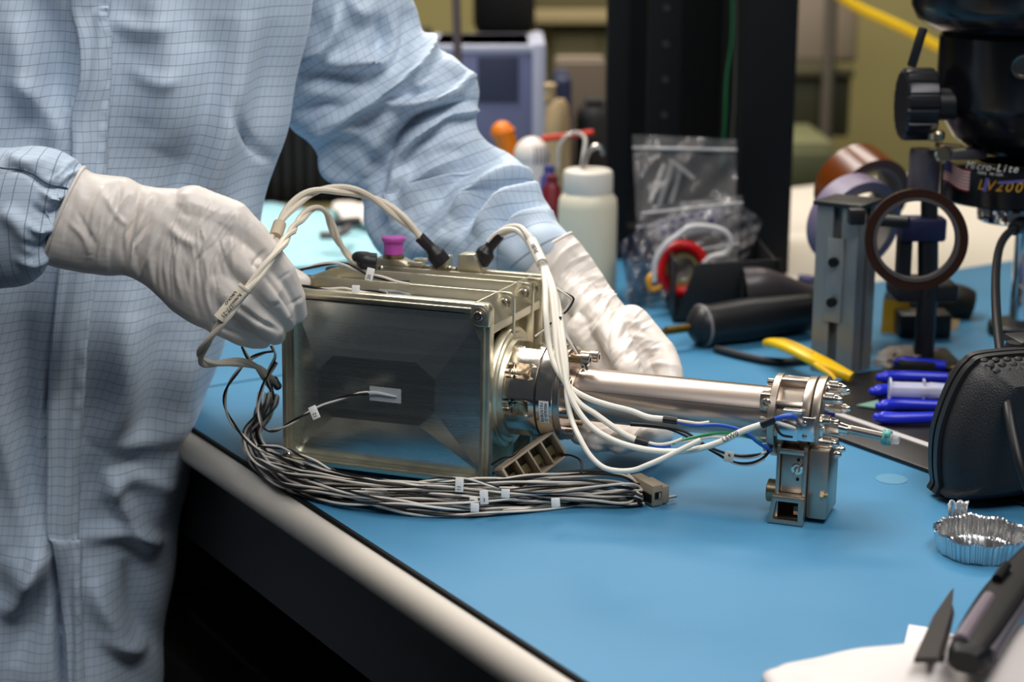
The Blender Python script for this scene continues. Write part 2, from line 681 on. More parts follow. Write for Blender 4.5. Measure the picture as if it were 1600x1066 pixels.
# corner ears with socket screws
def socket_screw(r, h, m=steel):
    b = B()
    hx = r * .55
    b.lathe([(0, 0), (r, 0), (r, h - r * .15), (r * .85, h)], 20)
    ring = [(r * .85 * math.cos(2 * PI * k / 24), r * .85 * math.sin(2 * PI * k / 24), h) for k in range(24)]
    hexo = []
    for k in range(24):
        a = 2 * PI * k / 24
        q = hx * math.cos(PI / 6) / math.cos((a % (PI / 3)) - PI / 6)
        hexo.append((q * math.cos(a), q * math.sin(a), h))
    hexi = [(x, y, h * .45) for x, y, z in hexo]
    b.loft([ring, hexo, hexi], cap=False)
    b.faces(hexi, [tuple(range(24))])
    return b


NY = Matrix.Rotation(PI / 2, 4, 'X')       # z -> -y
scr = None
for k in range(4):
    y = ys[k] if k else -.0002
    if k == 0:
        b = B()
        b.prism([(W_ - .0135, H_ - .0125), (W_ - .0095, H_ - .0155), (W_ + .0002, H_ - .0155), (W_ + .0002, H_ - .004), (W_ - .004, H_ + .0002), (W_ - .0135, H_ + .0002)], .010, Matrix.Translation((0, -.001, 0)) @ XZ, bev=.001)
        obj('corner_boss', b, chromate, dev, **DL)
        y = -.001
    b = B()
    M = Matrix.Translation((W_ - .0068, y, H_ - .0075)) @ NY
    if scr is None:
        b.lathe([(.0046, 0), (.0056, 0), (.0056, .0007), (.0046, .0007), (.0046, 0)], 24)
        washer = obj('washer', b, chromate, dev, **DL)
        washer.matrix_local = M
        scr = obj('screw', socket_screw(.0036, .0034), steel, dev, **DL)
        scr.matrix_local = M
    else:
        b.bm.free()
        inst('washer', washer, M, dev)
        inst('screw', scr, M, dev)
b = B()
b.bm.free()
inst('screw', scr, Matrix.Translation((.0068, -.0012, .0068)) @ NY, dev)
inst('screw', scr, Matrix.Translation((W_ - .0068, -.0012, .0058)) @ NY, dev)
# base ring on the right flank
b = B()
b.lathe([(.030, -.008), (.0445, -.008), (.0445, -.003), (.0435, -.0015), (.041, -.0015), (.040, .0), (.037, .0), (.036, .003), (.030, .003)], 64, XF(W_))
obj('mounting_ring', b, chromate, dev, **DL)
# scalloped flange
NS = 8
rings = []
for x, dep in ((.002, 1), (.004, 1), (.012, 1), (.016, .85), (.019, .55), (.0212, .18), (.0222, 0), (.0262, 0)):
    ring = []
    for k in range(160):
        a = 2 * PI * k / 160
        ph = ((a / (2 * PI) * NS + .27) % 1) - .5
        g = max(0, 1 - (abs(ph) / .21) ** 2) ** .5 if abs(ph) < .21 else 0
        r = .0345 - .010 * g * dep
        ring.append((W_ + x, AY + r * math.cos(a), AZ + r * math.sin(a)))
    rings.append(ring)
b = B()
b.loft(rings)
obj('scalloped_flange', b, polished, dev, label='mirror-polished flange with eight scalloped pockets', **DL)
b = B()
b.lathe([(.0, .026), (.0335, .026), (.0335, .0278), (0, .0278)], 64, XF(W_))
obj('seal_gap', b, darksteel, dev, **DL)
b = B()
b.lathe([(0, .0275), (.0343, .0275), (.0348, .028), (.0348, .0395), (.0343, .040), (0, .040)], 64, XF(W_))
ring_ = obj('collar_ring', b, polished, dev, **DL)
b = B()
b.lathe([(0, .0402), (.0338, .0402), (.0338, .0442), (.033, .0448), (0, .0448)], 64, XF(W_))
obj('end_flange', b, tubemetal, dev, **DL)
# etched label on the collar
def onring(x, r, ang):               # matrix on the ring: text z outward, text +x running down the ring
    n = Vector((0, math.cos(ang), math.sin(ang)))
    tdir = Vector((0, math.sin(ang), -math.cos(ang)))
    if n.y < 0:
        tdir = Vector((0, -math.sin(ang), math.cos(ang))) * (1 if math.cos(ang) < 0 else -1)
        tdir = Vector((0, math.sin(ang), -math.cos(ang)))
        tdir = -tdir
    u = n.cross(tdir)
    M = Matrix.Identity(4)
    for i in range(3):
        M[i][0], M[i][1], M[i][2] = tdir[i], u[i], n[i]
    M.translation = Vector((x, AY, AZ)) + n * r
    return M


b = B()
lab_a = math.radians(180 + 12)
for i in range(10):
    a0 = lab_a + (i - 5) * .0485
    a1 = a0 + .0485
    r = .03505
    p = [(W_ + x, AY + rr * math.cos(a), AZ + rr * math.sin(a)) for x in (.0305, .0378) for a in (a0, a1) for rr in (r,)]
    b.faces(p, [(0, 1, 3, 2)])
lb = obj('etched_label', b, tagwhite, ring_, label='white label reading MSOLO-2 7019787?0', **DL)
lb['label'] = 'small white label lettered MSOLO-2'
b = B()
for txt, x in (('MSOLO-2', .0355), ('70197870', .0325)):
    n = len(txt)
    for i, chh in enumerate(txt):
        a = lab_a + (i - (n - 1) / 2) * .056
        b.text(chh, .0030, onring(W_ + x, .0351, a))
obj('lettering', b, inkblack, ring_, **DL)
# flange bolts
big = None
for k in range(8):
    a = 2 * PI * (k + .35) / 8
    M = XF(W_ + .0446, AY + .0285 * math.cos(a), AZ + .0285 * math.sin(a))
    if big is None:
        big = obj('bolt', socket_screw(.0042, .0062), steel, dev, **DL)
        big.matrix_local = M
    else:
        M2 = M
        if k in (1, 2):
            M2 = XF(W_ + .053, AY + .0285 * math.cos(a), AZ + .0285 * math.sin(a))
            b = B()
            b.cyl((W_ + .0446, AY + .0285 * math.cos(a), AZ + .0285 * math.sin(a)), (W_ + .053, AY + .0285 * math.cos(a), AZ + .0285 * math.sin(a)), .0036, seg=20)
            obj('bolt_spacer', b, brass, dev, **DL)
        inst('bolt', big, M2, dev)
# small screws in the scallops
for k in range(8):
    a = 2 * PI * (k + .23) / 8
    inst('screw', scr, XF(W_ + .003, AY + .029 * math.cos(a), AZ + .029 * math.sin(a)), dev)
# long tube
TR = .0190
XE = W_ + .205
b = B()
b.lathe([(0, .044), (TR, .044), (TR, .1920), (0, .1920)], 64, XF(W_))
tube_ = obj('vacuum_tube', b, tubemetal, dev, label='long satin steel tube', **DL)
b = B()
b.lathe([(TR + .0001, .0), (TR + .0003, .0), (TR + .0003, .0004), (TR + .0001, .0004), (TR + .0001, 0)], 48, XF(W_ + .05))
aseam = math.radians(180 - 22)
b.box((.14, .0003, .0003), (W_ + .118, AY + (TR) * math.cos(aseam), AZ + TR * math.sin(aseam)))
obj('seam', b, darksteel, tube_, **DL)
# end collar
CR = .0287
xa = W_ + .1912
b = B()
b.lathe([(.015, 0), (CR - .0006, 0), (CR, .0006), (CR, .0050), (CR - .0006, .0056), (.019, .0056)], 64, XF(xa))
b.lathe([(.019, .0228), (CR - .0004, .0228), (CR, .0234), (CR, .0282), (CR - .0006, .0288), (.015, .0288)], 64, XF(xa))
b.lathe([(.0232, .004), (.0232, .024)], 48, XF(xa))
collar = obj('end_collar', b, collarmat, dev, label='matte cage-like collar with square windows', **DL)
for k in range(8):
    a = 2 * PI * (k + .30) / 8
    b = B()
    b.box((.0180, .0085, .0034), (.0142, .0243, 0), bev=.0004)
    M = Matrix.Translation((xa, AY, AZ)) @ Matrix.Rotation(a, 4, 'X')
    o = obj('web', b, collarmat, collar, **DL)
    o.matrix_local = M
b = B()
b.lathe([(.0, .0290), (CR - .001, .0290), (CR - .001, .0298), (0, .0298)], 64, XF(xa))
obj('gasket', b, blackmatte, dev, **DL)
b = B()
b.lathe([(.0, .0299), (CR + .0006, .0299), (CR + .001, .0305), (CR + .001, .0352), (CR + .0002, .036), (0, .036)], 64, XF(xa))
obj('end_plate', b, collarmat, dev, **DL)
b = B()
b.lathe([(0, .0360), (CR - .004, .0360), (CR - .0048, .0375), (.0, .0378)], 48, XF(xa))
obj('end_disc', b, polished, dev, **DL)


def standoff():
    bb = B()
    bb.lathe([(0, 0), (.0042, 0), (.0042, .0062), (.0039, .0066), (0, .0066)], 20)
    return bb


def acorn():
    bb = B()
    bb.lathe([(0, 0), (.0031, 0), (.0031, .0024), (.0024, .0026), (.0023, .0045), (.0014, .0058), (0, .0062)], 6 * 3)
    return bb


so = None
for k in range(9):
    a = 2 * PI * (k + .2) / 9
    M = XF(xa + .036, AY + .0232 * math.cos(a), AZ + .0232 * math.sin(a))
    if so is None:
        so = obj('standoff', standoff(), steel, dev, **DL)
        so.matrix_local = M
        ac = obj('cap_nut', acorn(), polished, dev, **DL)
        ac.matrix_local = M @ Matrix.Translation((0, 0, .0066))
    else:
        inst('standoff', so, M, dev)
        inst('cap_nut', ac, M @ Matrix.Translation((0, 0, .0066)), dev)
# bolts on the tube side of the collar, with clamp lugs
for k in range(5):
    a = math.radians(100 + 38 * k)
    inst('bolt', big, XF(xa - .0002, AY + .0238 * math.cos(a), AZ + .0238 * math.sin(a)) @ Matrix.Rotation(PI, 4, 'X') @ Matrix.Diagonal((.62, .62, .8, 1)), dev)
b = B()
p = dl(1199, 628, 1, AY - .02)
b.box((.010, .010, .012), (p.x, p.y + .003, p.z), bev=.001)
obj('clamp_lug', b, collarmat, dev, **DL)
inst('screw', scr, Matrix.Translation((p.x, p.y - .002, p.z)) @ NY, dev)
# ---- foot
FY = .020
zf = -.0036
pL, pR = dl(1214, 704, 1, FY), dl(1262, 704, 1, FY)
xl, xr = pL.x, pR.x
pb = dl(1207, 812, 1, FY)
FYB = FY + .046
topz = AZ - .012
zmid = dl(1235, 776, 1, FY).z
b = B()
# side cheeks, back and floor of the channel-shaped foot
b.box((.0025, FYB - FY, topz - zf), (xl + .00125, (FY + FYB) / 2, (topz + zf) / 2), bev=.0006)
b.box((.0028, FYB - FY, topz - zf), (xr - .0014, (FY + FYB) / 2, (topz + zf) / 2), bev=.0006)
b.box((xr - xl, .003, topz - zf), ((xl + xr) / 2, FYB - .0015, (topz + zf) / 2), bev=.0006)
b.box((xr - xl, FYB - FY, .003), ((xl + xr) / 2, (FY + FYB) / 2, zf + .0015), bev=.0006)
b.box((xr - xl, .0026, .0035), ((xl + xr) / 2, FY + .0013, zmid), bev=.0006)
b.box((xr - xl, .0026, .0035), ((xl + xr) / 2, FY + .0013, dl(1235, 707, 1, FY).z), bev=.0006)
foot = obj('foot_bracket', b, collarmat, dev, label='steel channel foot standing on the mat', **DL)
zpl, zph = zmid, dl(1235, 707, 1, FY).z
b = B()
b.box((xr - xl - .006, .0015, zph - zpl - .004), ((xl + xr) / 2, FY + .0032, (zph + zpl) / 2), bev=.0004)
obj('foot_panel', b, collarmat, foot, **DL)
b = B()
# toe that widens towards the front
b.prism([(xl - .003, zf), (xr + .0002, zf), (xr + .0002, zmid), (xl - .0003, zmid)], .002, Matrix.Translation((0, FY - .0025, 0)) @ XZ, bev=.0004)
bmh = B()
toe_o = [(xl - .0035, zf), (xr + .0005, zf), (xr + .0005, zmid + .001), (xl - .0005, zmid + .001)]
toe_i = [(xl + .0005, zf + .003), (xr - .0035, zf + .003), (xr - .0035, zmid - .0025), (xl + .0022, zmid - .0025)]
b.bm.free()
frame_loft(bmh, toe_o, toe_i, .006, Matrix.Translation((0, FY - .006, 0)) @ XZ, bev=.0005)
obj('toe_frame', bmh, collarmat, foot, **DL)
b = B()
b.box((.0145, FYB - FY - .008, topz - zf - .004), (xr + .00725, (FY + FYB) / 2 - .001, (topz + zf) / 2 + .001), bev=.0022)
obj('foot_body', b, collarmat, foot, **DL)
pk = dl(1238, 733, 1, FY)
b = B()
b.lathe([(.002, 0), (.0042, 0), (.0042, .001), (.003, .0014), (.002, .0012)], 20, Matrix.Translation((pk.x + .003, FY + .0024, pk.z)) @ NY)
b.tube([(pk.x + .001, FY + .002, pk.z - .004), (pk.x + .003, FY - .001, pk.z - .001), (pk.x + .006, FY + .001, pk.z + .004)], .0009, 6)
obj('spring_clip', b, polished, foot, **DL)
for dz in (-.0075, .0062):
    b = B()
    b.cyl((pk.x + .0035, FY + .0024, pk.z + dz), (pk.x + .0035, FY + .0016, pk.z + dz), .0011, seg=12)
    obj('screw_hole', b, blackmatte, foot, **DL)
b = B()
p = dl(1283, 774, 0, xr + .0145)
b.cyl((xr + .0142, p.y, p.z), (xr + .0165, p.y, p.z), .0035, seg=6)
b.cyl((xr + .0165, p.y, p.z), (xr + .019, p.y, p.z), .002, seg=14)
obj('foot_nut', b, brass, foot, **DL)
p = dl(1250, 802, 1, FY)
b = B()
b.cyl((xr - .0028, FY + .006, p.z), (xr - .008, FY + .006, p.z), .0034, seg=6)
obj('foot_nut', b, brass, foot, **DL)
p = dl(1212, 767, 1, FY + .018)
b = B()
b.cyl((xl + .001, FY + .018, p.z), (xl - .0085, FY + .018, p.z), .0080, seg=32, bev=.0006)
obj('brass_stud', b, brass, foot, **DL)
# ---- small aluminium sensor bracket with screws on the front of the collar
YB = AY - CR - .006
p0, p1 = dl(1247, 651, 1, YB), dl(1270, 691, 1, YB)
b = B()
b.box((p1.x - p0.x, .0012, p0.z - p1.z), ((p0.x + p1.x) / 2, YB, (p0.z + p1.z) / 2), bev=.0003)
b.box((.0012, .010, p0.z - p1.z), (p1.x, YB + .005, (p0.z + p1.z) / 2), bev=.0003)
brk = obj('sensor_bracket', b, aluminium, dev, **DL)
for py in (662, 682):
    q = dl(1257, py, 1, YB)
    b = B()
    b.lathe([(0, 0), (.0018, 0), (.0016, .0009), (.0008, .0013), (0, .0013)], 16, Matrix.Translation((q.x, YB - .0006, q.z)) @ NY)
    obj('screw', b, steel, brk, **DL)
p0, p1 = dl(1223, 640, 1, YB), dl(1253, 648, 1, YB)
b = B()
b.box((p1.x - p0.x, .008, p0.z - p1.z), ((p0.x + p1.x) / 2, YB + .004, (p0.z + p1.z) / 2), bev=.0006)
obj('clamp_bar', b, aluminium, dev, **DL)
p0, p1 = dl(1216, 655, 1, YB + .003), dl(1246, 690, 1, YB + .003)
b = B()
b.box((p1.x - p0.x, .0012, p0.z - p1.z), ((p0.x + p1.x) / 2, YB + .003, (p0.z + p1.z) / 2), bev=.0003)
obj('bracket_plate', b, aluminium, dev, **DL)
# ---- inlet tube with teal tie
p0 = DI @ atY(1313, 668, 1.108)
p1 = DI @ atY(1400, 687, 1.09)
b = B()
b.tube([p0, p0.lerp(p1, .5), p0.lerp(p1, .93)], .0031, 16, smooth=False)
obj('inlet_tube', b, tubemetal, dev, **DL)
b = B()
d = (p1 - p0).normalized()
b.cyl(p0.lerp(p1, .85) , p1 + d * .002, .0042, .0030, 16)
obj('clear_sleeve', b, clearfilm, dev, **DL)
b = B()
c = p0.lerp(p1, .83)
for k, (dx, rr) in enumerate(((0, .0015), (.0018, .0013), (-.001, .0012))):
    b.torus(c + d * dx, d + Vector((0, .2 * (k - 1), .25 * (k - 1))), .0042, rr, 20, 8)
b.sphere(c + Vector((.001, -.004, .003)), .0022, 10, 6)
obj('tape_tie', b, teal, dev, label='teal tie wound round the thin tube', **DL)
b = B()
p = DI @ atY(1290, 664, 1.108)
b.cyl(p, p + d * .010, .0034, seg=6)
b.cyl(p + d * .010, p + d * .016, .0040, .0034, seg=20)
b.sphere(p + Vector((-.003, -.002, .002)), .0022, 8, 6)
obj('tube_fitting', b, polished, dev, **DL)

# ---- top connectors
zt = H_
def conn_block(px0, py0, px1, py1, y, thick, slope_left=False, m=chromate):
    p0, p1 = dl(px0, py0, 1, y), dl(px1, py1, 1, y)
    return p0, p1


yq = D_ - .012
# left mounting block under the magenta cap
p0, p1 = dl(588, 402, 1, yq), dl(640, 420, 1, yq)
b = B()
b.prism([(p0.x, zt - .002), (p1.x, zt - .002), (p1.x, zt + .001), (p1.x - .008, p0.z), (p0.x, p0.z)], .016, Matrix.Translation((0, yq - .004, 0)) @ XZ, bev=.0008)
obj('connector_block', b, chromate, dev, **DL)
pc = dl(615, 400, 1, yq + .004)
rc = .0082
b = B()
b.lathe([(0, 0), (rc * 1.02, 0), (rc * 1.02, .0022), (rc * .9, .0026), (rc * .9, .004), (0, .004)], 32, Matrix.Translation((pc.x, yq + .004, pc.z - .001)))
obj('connector_base', b, brass, dev, **DL)
b = B()
b.lathe([(0, .002), (rc * .93, .002), (rc * .93, .0105), (rc * 1.12, .0118), (rc * 1.18, .0138), (rc * 1.12, .0150), (rc * .6, .0146), (0, .0144)], 40, Matrix.Translation((pc.x, yq + .004, pc.z)))
obj('dust_cap', b, pinkcap, dev, label='magenta plastic dust cap', **DL)
b = B()
p = dl(655, 413, 1, yq)
b.box((.012, .010, .005), (p.x - .004, yq + .004, zt + .001), bev=.001)
b.lathe([(.002, 0), (.0055, 0), (.0055, .0015), (.002, .0015), (.002, 0)], 20, Matrix.Translation((p.x - .002, yq + .008, zt + .0035)))
obj('latch_bracket', b, chromate, dev, **DL)
# two upright connector cheeks and their black backshells
p0, p1, p2 = dl(679, 420, 1, yq), dl(690, 401, 1, yq), dl(699, 420, 1, yq)
b = B()
b.prism([(p0.x, zt - .001), (p2.x, zt - .001), (p2.x, p1.z), (p1.x, p1.z), (p0.x, zt + .003)], .014, Matrix.Translation((0, yq - .002, 0)) @ XZ, bev=.0006)
obj('connector_cheek', b, chromate, dev, **DL)
q0, q1, q2 = dl(717, 397, 1, yq - .002), dl(741, 397, 1, yq - .002), dl(753, 424, 1, yq - .002)
b = B()
b.prism([(q0.x, zt - .001), (q2.x, zt - .001), (q2.x, zt + .003), (q1.x, q1.z), (q0.x, q0.z)], .014, Matrix.Translation((0, yq - .004, 0)) @ XZ, bev=.0006)
obj('connector_cheek', b, chromate, dev, **DL)
for px, py in ((583, 417), (675, 419), (702, 420), (716, 421), (757, 422), (596, 420)):
    q = dl(px, py, 2, zt)
    b = B()
    b.lathe([(0, 0), (.0021, 0), (.0021, .002), (.0015, .0028), (0, .0028)], 14, Matrix.Translation((q.x, q.y, zt - .0005)))
    obj('screw', b, steel, dev, **DL)
YC = (DM @ Vector((.1, yq + .004, zt))).y
# ears at the left edge of the housing (dark grey lifting lugs)
for px, py in ((487, 437), (525, 423)):
    q = dl(px, py, 2, H_ - .004)
    b = B()
    b.lathe([(0, 0), (.006, 0), (.006, .007), (.0045, .0085), (0, .0085)], 20, Matrix.Translation((-.004, q.y, H_ - .010)))
    obj('lug', b, darksteel, dev, **DL)
# two film-covered thermocouples on the top pockets and one on the front panel
def film(parent, P, u, v, w, h, nm='film_patch'):
    b = B()
    u, v = u.normalized(), v.normalized()
    n = u.cross(v).normalized()
    pts = [P + u * (w / 2 * a) + v * (h / 2 * c) for a, c in ((-1, -1), (1, -1), (1, 1), (-1, 1))]
    b.loft([[p - n * .0001 for p in pts], [p + n * .0001 for p in pts]])
    return obj(nm, b, clearfilm, parent, local=True)


pf = dl(602, 617, 1, 0.0012)
film(dev, Vector((pf.x, .0011, pf.z)), Vector((1, 0, 0)), Vector((0, 0, 1)), .0245, .0105)
b = B()
b.tube([Vector((pf.x - .012, .0008, pf.z)), Vector((pf.x - .005, .0004, pf.z + .0007)), Vector((pf.x + .003, .0005, pf.z)), Vector((pf.x + .009, .0008, pf.z - .0005))], lambda t: .0016 * (1 - .6 * t), 8)
obj('sensor_bead', b, mat('clear_epoxy', (196, 200, 204), .2, alpha=.8), dev, **DL)
for px, py, k in ((655, 443, 1), (618, 459, 0)):
    q = dl(px, py, 2, zb + .001)
    film(dev, Vector((q.x, q.y, zb + .0013)), Vector((1, 0, 0)), Vector((0, 1, 0)), .026, .009)
    b = B()
    b.tube([Vector((q.x - .013, q.y, zb + .0022)), Vector((q.x, q.y, zb + .0026)), Vector((q.x + .012, q.y - .001, zb + .0018))], lambda t: .0013 * (1 - .5 * t), 8)
    obj('sensor_bead', b, mat('clear_epoxy', (196, 200, 204), .2, alpha=.8), dev, **DL)
# ================================================================== cables and wires
def length(P):
    return sum((a - b).length for a, b in zip(P, P[1:]))


def twisted(pts, n, off, pitch, phase=0.0, step=.003):
    P = [Vector(p) for p in pts]
    L = length(spline(P, 60))
    m = max(16, int(L / step))
    Q = spline(P, m)
    fr = frames(Q)
    out = []
    for k in range(n):
        acc = 0
        line = []
        for i in range(m):
            if i:
                acc += (Q[i] - Q[i - 1]).length
            a = phase + 2 * PI * k / n + 2 * PI * acc / pitch
            T, N, Bn = fr[i]
            o = off(i / (m - 1)) if callable(off) else off
            line.append(Q[i] + (N * math.cos(a) + Bn * math.sin(a)) * o)
        out.append(line)
    return out


def strand(name, line, r, m, parent, seg=6, label=None):
    b = B()
    b.tube(line, r, seg, smooth=False)
    return obj(name, b, m, parent, label)


def rigid_tube(name, pts, r, m, parent, seg=12, n=None, label=None):
    b = B()
    b.tube(pts, r, seg, n)
    return obj(name, b, m, parent, label)


def cable_thing(name, label, cat='cable', at=None, group=None):
    return thing(name, label, cat, at or (0, 0, Z0), group=group)


YCn = YC
# --- cable A: tall arch from the middle connector over to the gripping hand
pa = [(676, 390, YCn), (660, 374, YCn), (640, 352, YCn), (600, 320, YCn), (560, 301, YCn - .01), (520, 296, YCn - .02), (482, 303, YCn - .04), (453, 326, YCn - .055),
      (436, 352, YCn - .07), (427, 378, YCn - .085), (424, 400, YCn - .09)]
A = cable_thing('arched_cable', 'twin white cable arching high from the middle black connector to the gripping hand', at=atY(690, 410, YCn))
W = toworld(pa)
for l in twisted(W, 2, .0021, .085, .4):
    strand('strand', l, .0023, creamcable, A, 8)
c0 = [(692, 411, YCn), (683, 400, YCn), (676, 391, YCn), (664, 379, YCn), (655, 370, YCn)]
b = B()
b.tube(toworld(c0), lambda t: .0072 if t < .32 else (.0072 - (t - .32) / .25 * .0028 if t < .57 else .0044), 14, 30)
obj('backshell', b, blackrubber, A)
b = B()
b.cyl(atY(437, 350, YCn - .069), atY(430, 371, YCn - .082), .0048, seg=16)
obj('sleeve', b, mat('beige_sleeve', (196, 178, 152), .5), A)

# --- cable B: from the left connector, up over, down across the glove and back under the hand
pb_ = [(566, 410, YCn), (553, 406, YCn), (540, 394, YCn), (528, 376, YCn - .005), (518, 352, YCn - .01), (509, 332, YCn - .02), (496, 325, YCn - .03), (481, 331, YCn - .045),
       (464, 350, YCn - .07), (446, 375, 1.172), (425, 403, 1.148), (405, 430, 1.138), (386, 452, 1.1335), (370, 475, 1.130), (352, 497, 1.128), (336, 518, 1.13), (322, 538, 1.135),
       (313, 554, 1.145), (317, 566, 1.155), (335, 569, 1.165), (360, 566, 1.175), (385, 568, 1.19), (405, 576, 1.205), (420, 590, 1.22), (433, 602, 1.235)]
Bc = cable_thing('looped_cable', 'twisted white cable crossing in front of the right glove with a printed sleeve', at=atY(566, 410, YCn))
W = toworld(pb_)
for l in twisted(W, 2, .0014, .075, 0, .0025):
    strand('strand', l, .0020, creamcable, Bc, 8)
b = B()
c0 = [(588, 410, YCn), (578, 409, YCn), (570, 407, YCn), (558, 403, YCn), (552, 407, YCn)]
b.tube(toworld(c0), lambda t: .0072 if t < .55 else .0072 - (t - .55) * .011, 14, 24)
obj('backshell', b, blackrubber, Bc)
s0, s1 = atY(384, 449, 1.1345), atY(343, 499, 1.1285)
b = B()
b.cyl(s0, s1, .0046, seg=20)
b.cyl(s0, s0.lerp(s1, .06), .0052, seg=20)
sl = obj('printed_sleeve', b, creamcable, Bc, label='cream sleeve printed K460377-21')
d = (s1 - s0).normalized()
up_ = (CAM - (s0 + s1) / 2).normalized()
nn = (up_ - d * up_.dot(d)).normalized()
sd = nn.cross(d)


def plane_M(P, x, n):
    x = Vector(x).normalized()
    n = Vector(n)
    n = (n - x * n.dot(x)).normalized()
    y = n.cross(x)
    M = Matrix.Identity(4)
    for i in range(3):
        M[i][0], M[i][1], M[i][2], M[i][3] = x[i], y[i], n[i], P[i]
    return M


b = B()
b.text('K460377-21', .0040, plane_M(s0.lerp(s1, .55) + nn * .00468 + sd * .0004, d, nn))
b.text('USOLO', .0034, plane_M(s0.lerp(s1, .42) + nn * .0034 - sd * .0034, d, nn - sd * 1.0))
obj('lettering', b, inkblack, sl)
b = B()
b.cyl(atY(428, 594, 1.228), atY(434, 604, 1.236), .0032, seg=12)
obj('black_end', b, blackrubber, Bc)

# --- cable C: right connector, then fanning into four leads
pc_ = [(766, 381, YCn), (778, 367, YCn), (795, 358, YCn - .002), (812, 359, YCn - .006), (825, 371, YCn - .015), (834, 390, YCn - .02), (842, 404, YCn - .03), (848, 416, YCn - .05)]
Cc = cable_thing('fanning_cable', 'white cable from the right black connector, fanning into four leads along the tube', at=atY(750, 410, YCn))
W = toworld(pc_)
for l in twisted(W, 3, .0020, .12, .3):
    strand('strand', l, .0021, whitecable, Cc, 8)
b = B()
c0 = [(750, 409, YCn), (757, 399, YCn), (762, 390, YCn), (771, 379, YCn), (781, 367, YCn)]
b.tube(toworld(c0), lambda t: .0072 if t < .38 else (.0072 - (t - .38) / .2 * .003 if t < .58 else .0042), 14, 30)
obj('backshell', b, blackrubber, Cc)
s0, s1 = atY(831, 378, YCn - .019), atY(847, 412, YCn - .048)
b = B()
b.cyl(s0, s1, .0044, seg=20)
sl = obj('printed_sleeve', b, whitecable, Cc)
d = (s1 - s0).normalized()
up_ = (CAM - (s0 + s1) / 2).normalized()
nn = (up_ - d * up_.dot(d)).normalized()
sd = nn.cross(d)
b = B()
b.text('SN:001', .0046, plane_M(s0.lerp(s1, .5) + nn * .0045, -d, nn))
obj('lettering', b, inkblack, sl)
leads = [
    [(848, 416, 1.25), (852, 450, 1.225), (853, 490, 1.20), (858, 540, 1.185), (869, 575, 1.17), (890, 605, 1.158), (918, 622, 1.15), (950, 633, 1.145), (985, 642, 1.14), (1012, 652, 1.135), (1036, 655, 1.132)],
    [(850, 416, 1.25), (861, 450, 1.225), (866, 500, 1.20), (872, 560, 1.175), (884, 600, 1.158), (905, 630, 1.148), (930, 647, 1.142), (955, 665, 1.135), (975, 678, 1.13), (993, 687, 1.127)],
    [(852, 416, 1.25), (866, 455, 1.222), (873, 510, 1.195), (880, 565, 1.17), (888, 610, 1.152), (905, 645, 1.14), (930, 672, 1.13), (965, 691, 1.12), (1005, 702, 1.115), (1045, 706, 1.11), (1085, 703, 1.105), (1125, 691, 1.10), (1160, 674, 1.098), (1192, 663, 1.097)],
    [(853, 416, 1.25), (870, 465, 1.22), (879, 520, 1.19), (885, 575, 1.165), (886, 620, 1.15), (893, 655, 1.14), (906, 685, 1.125), (922, 712, 1.115), (942, 730, 1.108), (965, 736, 1.105), (990, 735, 1.102), (1012, 727, 1.10), (1040, 715, 1.10), (1070, 700, 1.10), (1095, 688, 1.10)],
]
for k, l in enumerate(leads):
    rigid_tube('lead', toworld(l), .00215 if k < 3 else .0019, whitecable, Cc, 10, len(l) * 7)
ld = [o for o in bpy.data.objects if o.parent == Cc and o.name.startswith('lead')]


def sl_black(a, c, r=.0026):
    b = B()
    b.cyl(atY(*a), atY(*c), r, seg=14)
    obj('black_sleeve', b, blackrubber, Cc)


sl_black((1036, 655, 1.132), (1058, 658, 1.130))
sl_black((993, 687, 1.127), (1013, 693, 1.125))
sl_black((1190, 664, 1.097), (1212, 655, 1.094))
rigid_tube('lead_end', toworld([(1056, 657, 1.13), (1075, 660, 1.128), (1092, 662, 1.127), (1108, 660, 1.127)]), .0012, whitewire, Cc, 8)
rigid_tube('lead_end', toworld([(1056, 659, 1.13), (1085, 665, 1.127), (1115, 664, 1.125), (1140, 667, 1.123), (1165, 676, 1.12), (1185, 692, 1.12), (1206, 705, 1.12)]), .0013, bluewire, Cc, 8)
rigid_tube('lead_end', toworld([(1012, 692, 1.125), (1030, 695, 1.122), (1050, 692, 1.122), (1066, 686, 1.122)]), .0012, whitewire, Cc, 8)
rigid_tube('lead_end', toworld([(1012, 693, 1.125), (1030, 698, 1.122), (1048, 697, 1.122)]), .0012, bluewire, Cc, 8)
rigid_tube('lead_end', toworld([(1050, 693, 1.122), (1075, 686, 1.122), (1105, 679, 1.122), (1135, 676, 1.122), (1160, 680, 1.121), (1190, 690, 1.12)]), .0011, greenwire, Cc, 8)
rigid_tube('lead_end', toworld([(1052, 692, 1.122), (1080, 688, 1.122), (1110, 683, 1.122), (1140, 685, 1.12)]), .0011, whitewire, Cc, 8)
rigid_tube('lead_end', toworld([(1210, 656, 1.094), (1222, 652, 1.092), (1236, 650, 1.092), (1243, 653, 1.094)]), .0018, bluewire, Cc, 10)
rigid_tube('lead_end', toworld([(1210, 658, 1.094), (1222, 663, 1.091), (1234, 667, 1.091), (1241, 670, 1.094)]), .0014, whitewire, Cc, 10)
rigid_tube('lead_end', toworld([(1211, 659, 1.094), (1214, 670, 1.092), (1222, 680, 1.092), (1238, 683, 1.094)]), .0009, blackwire, Cc, 8)
s0, s1 = atY(1120, 692, 1.1005), atY(1160, 674, 1.098)
d = (s1 - s0).normalized()
up_ = (CAM - (s0 + s1) / 2).normalized()
nn = (up_ - d * up_.dot(d)).normalized()
b = B()
b.text('L5W0', .0046, plane_M(s0.lerp(s1, .55) + nn * .0024, d, nn))
obj('lettering', b, inkblack, ld[2])

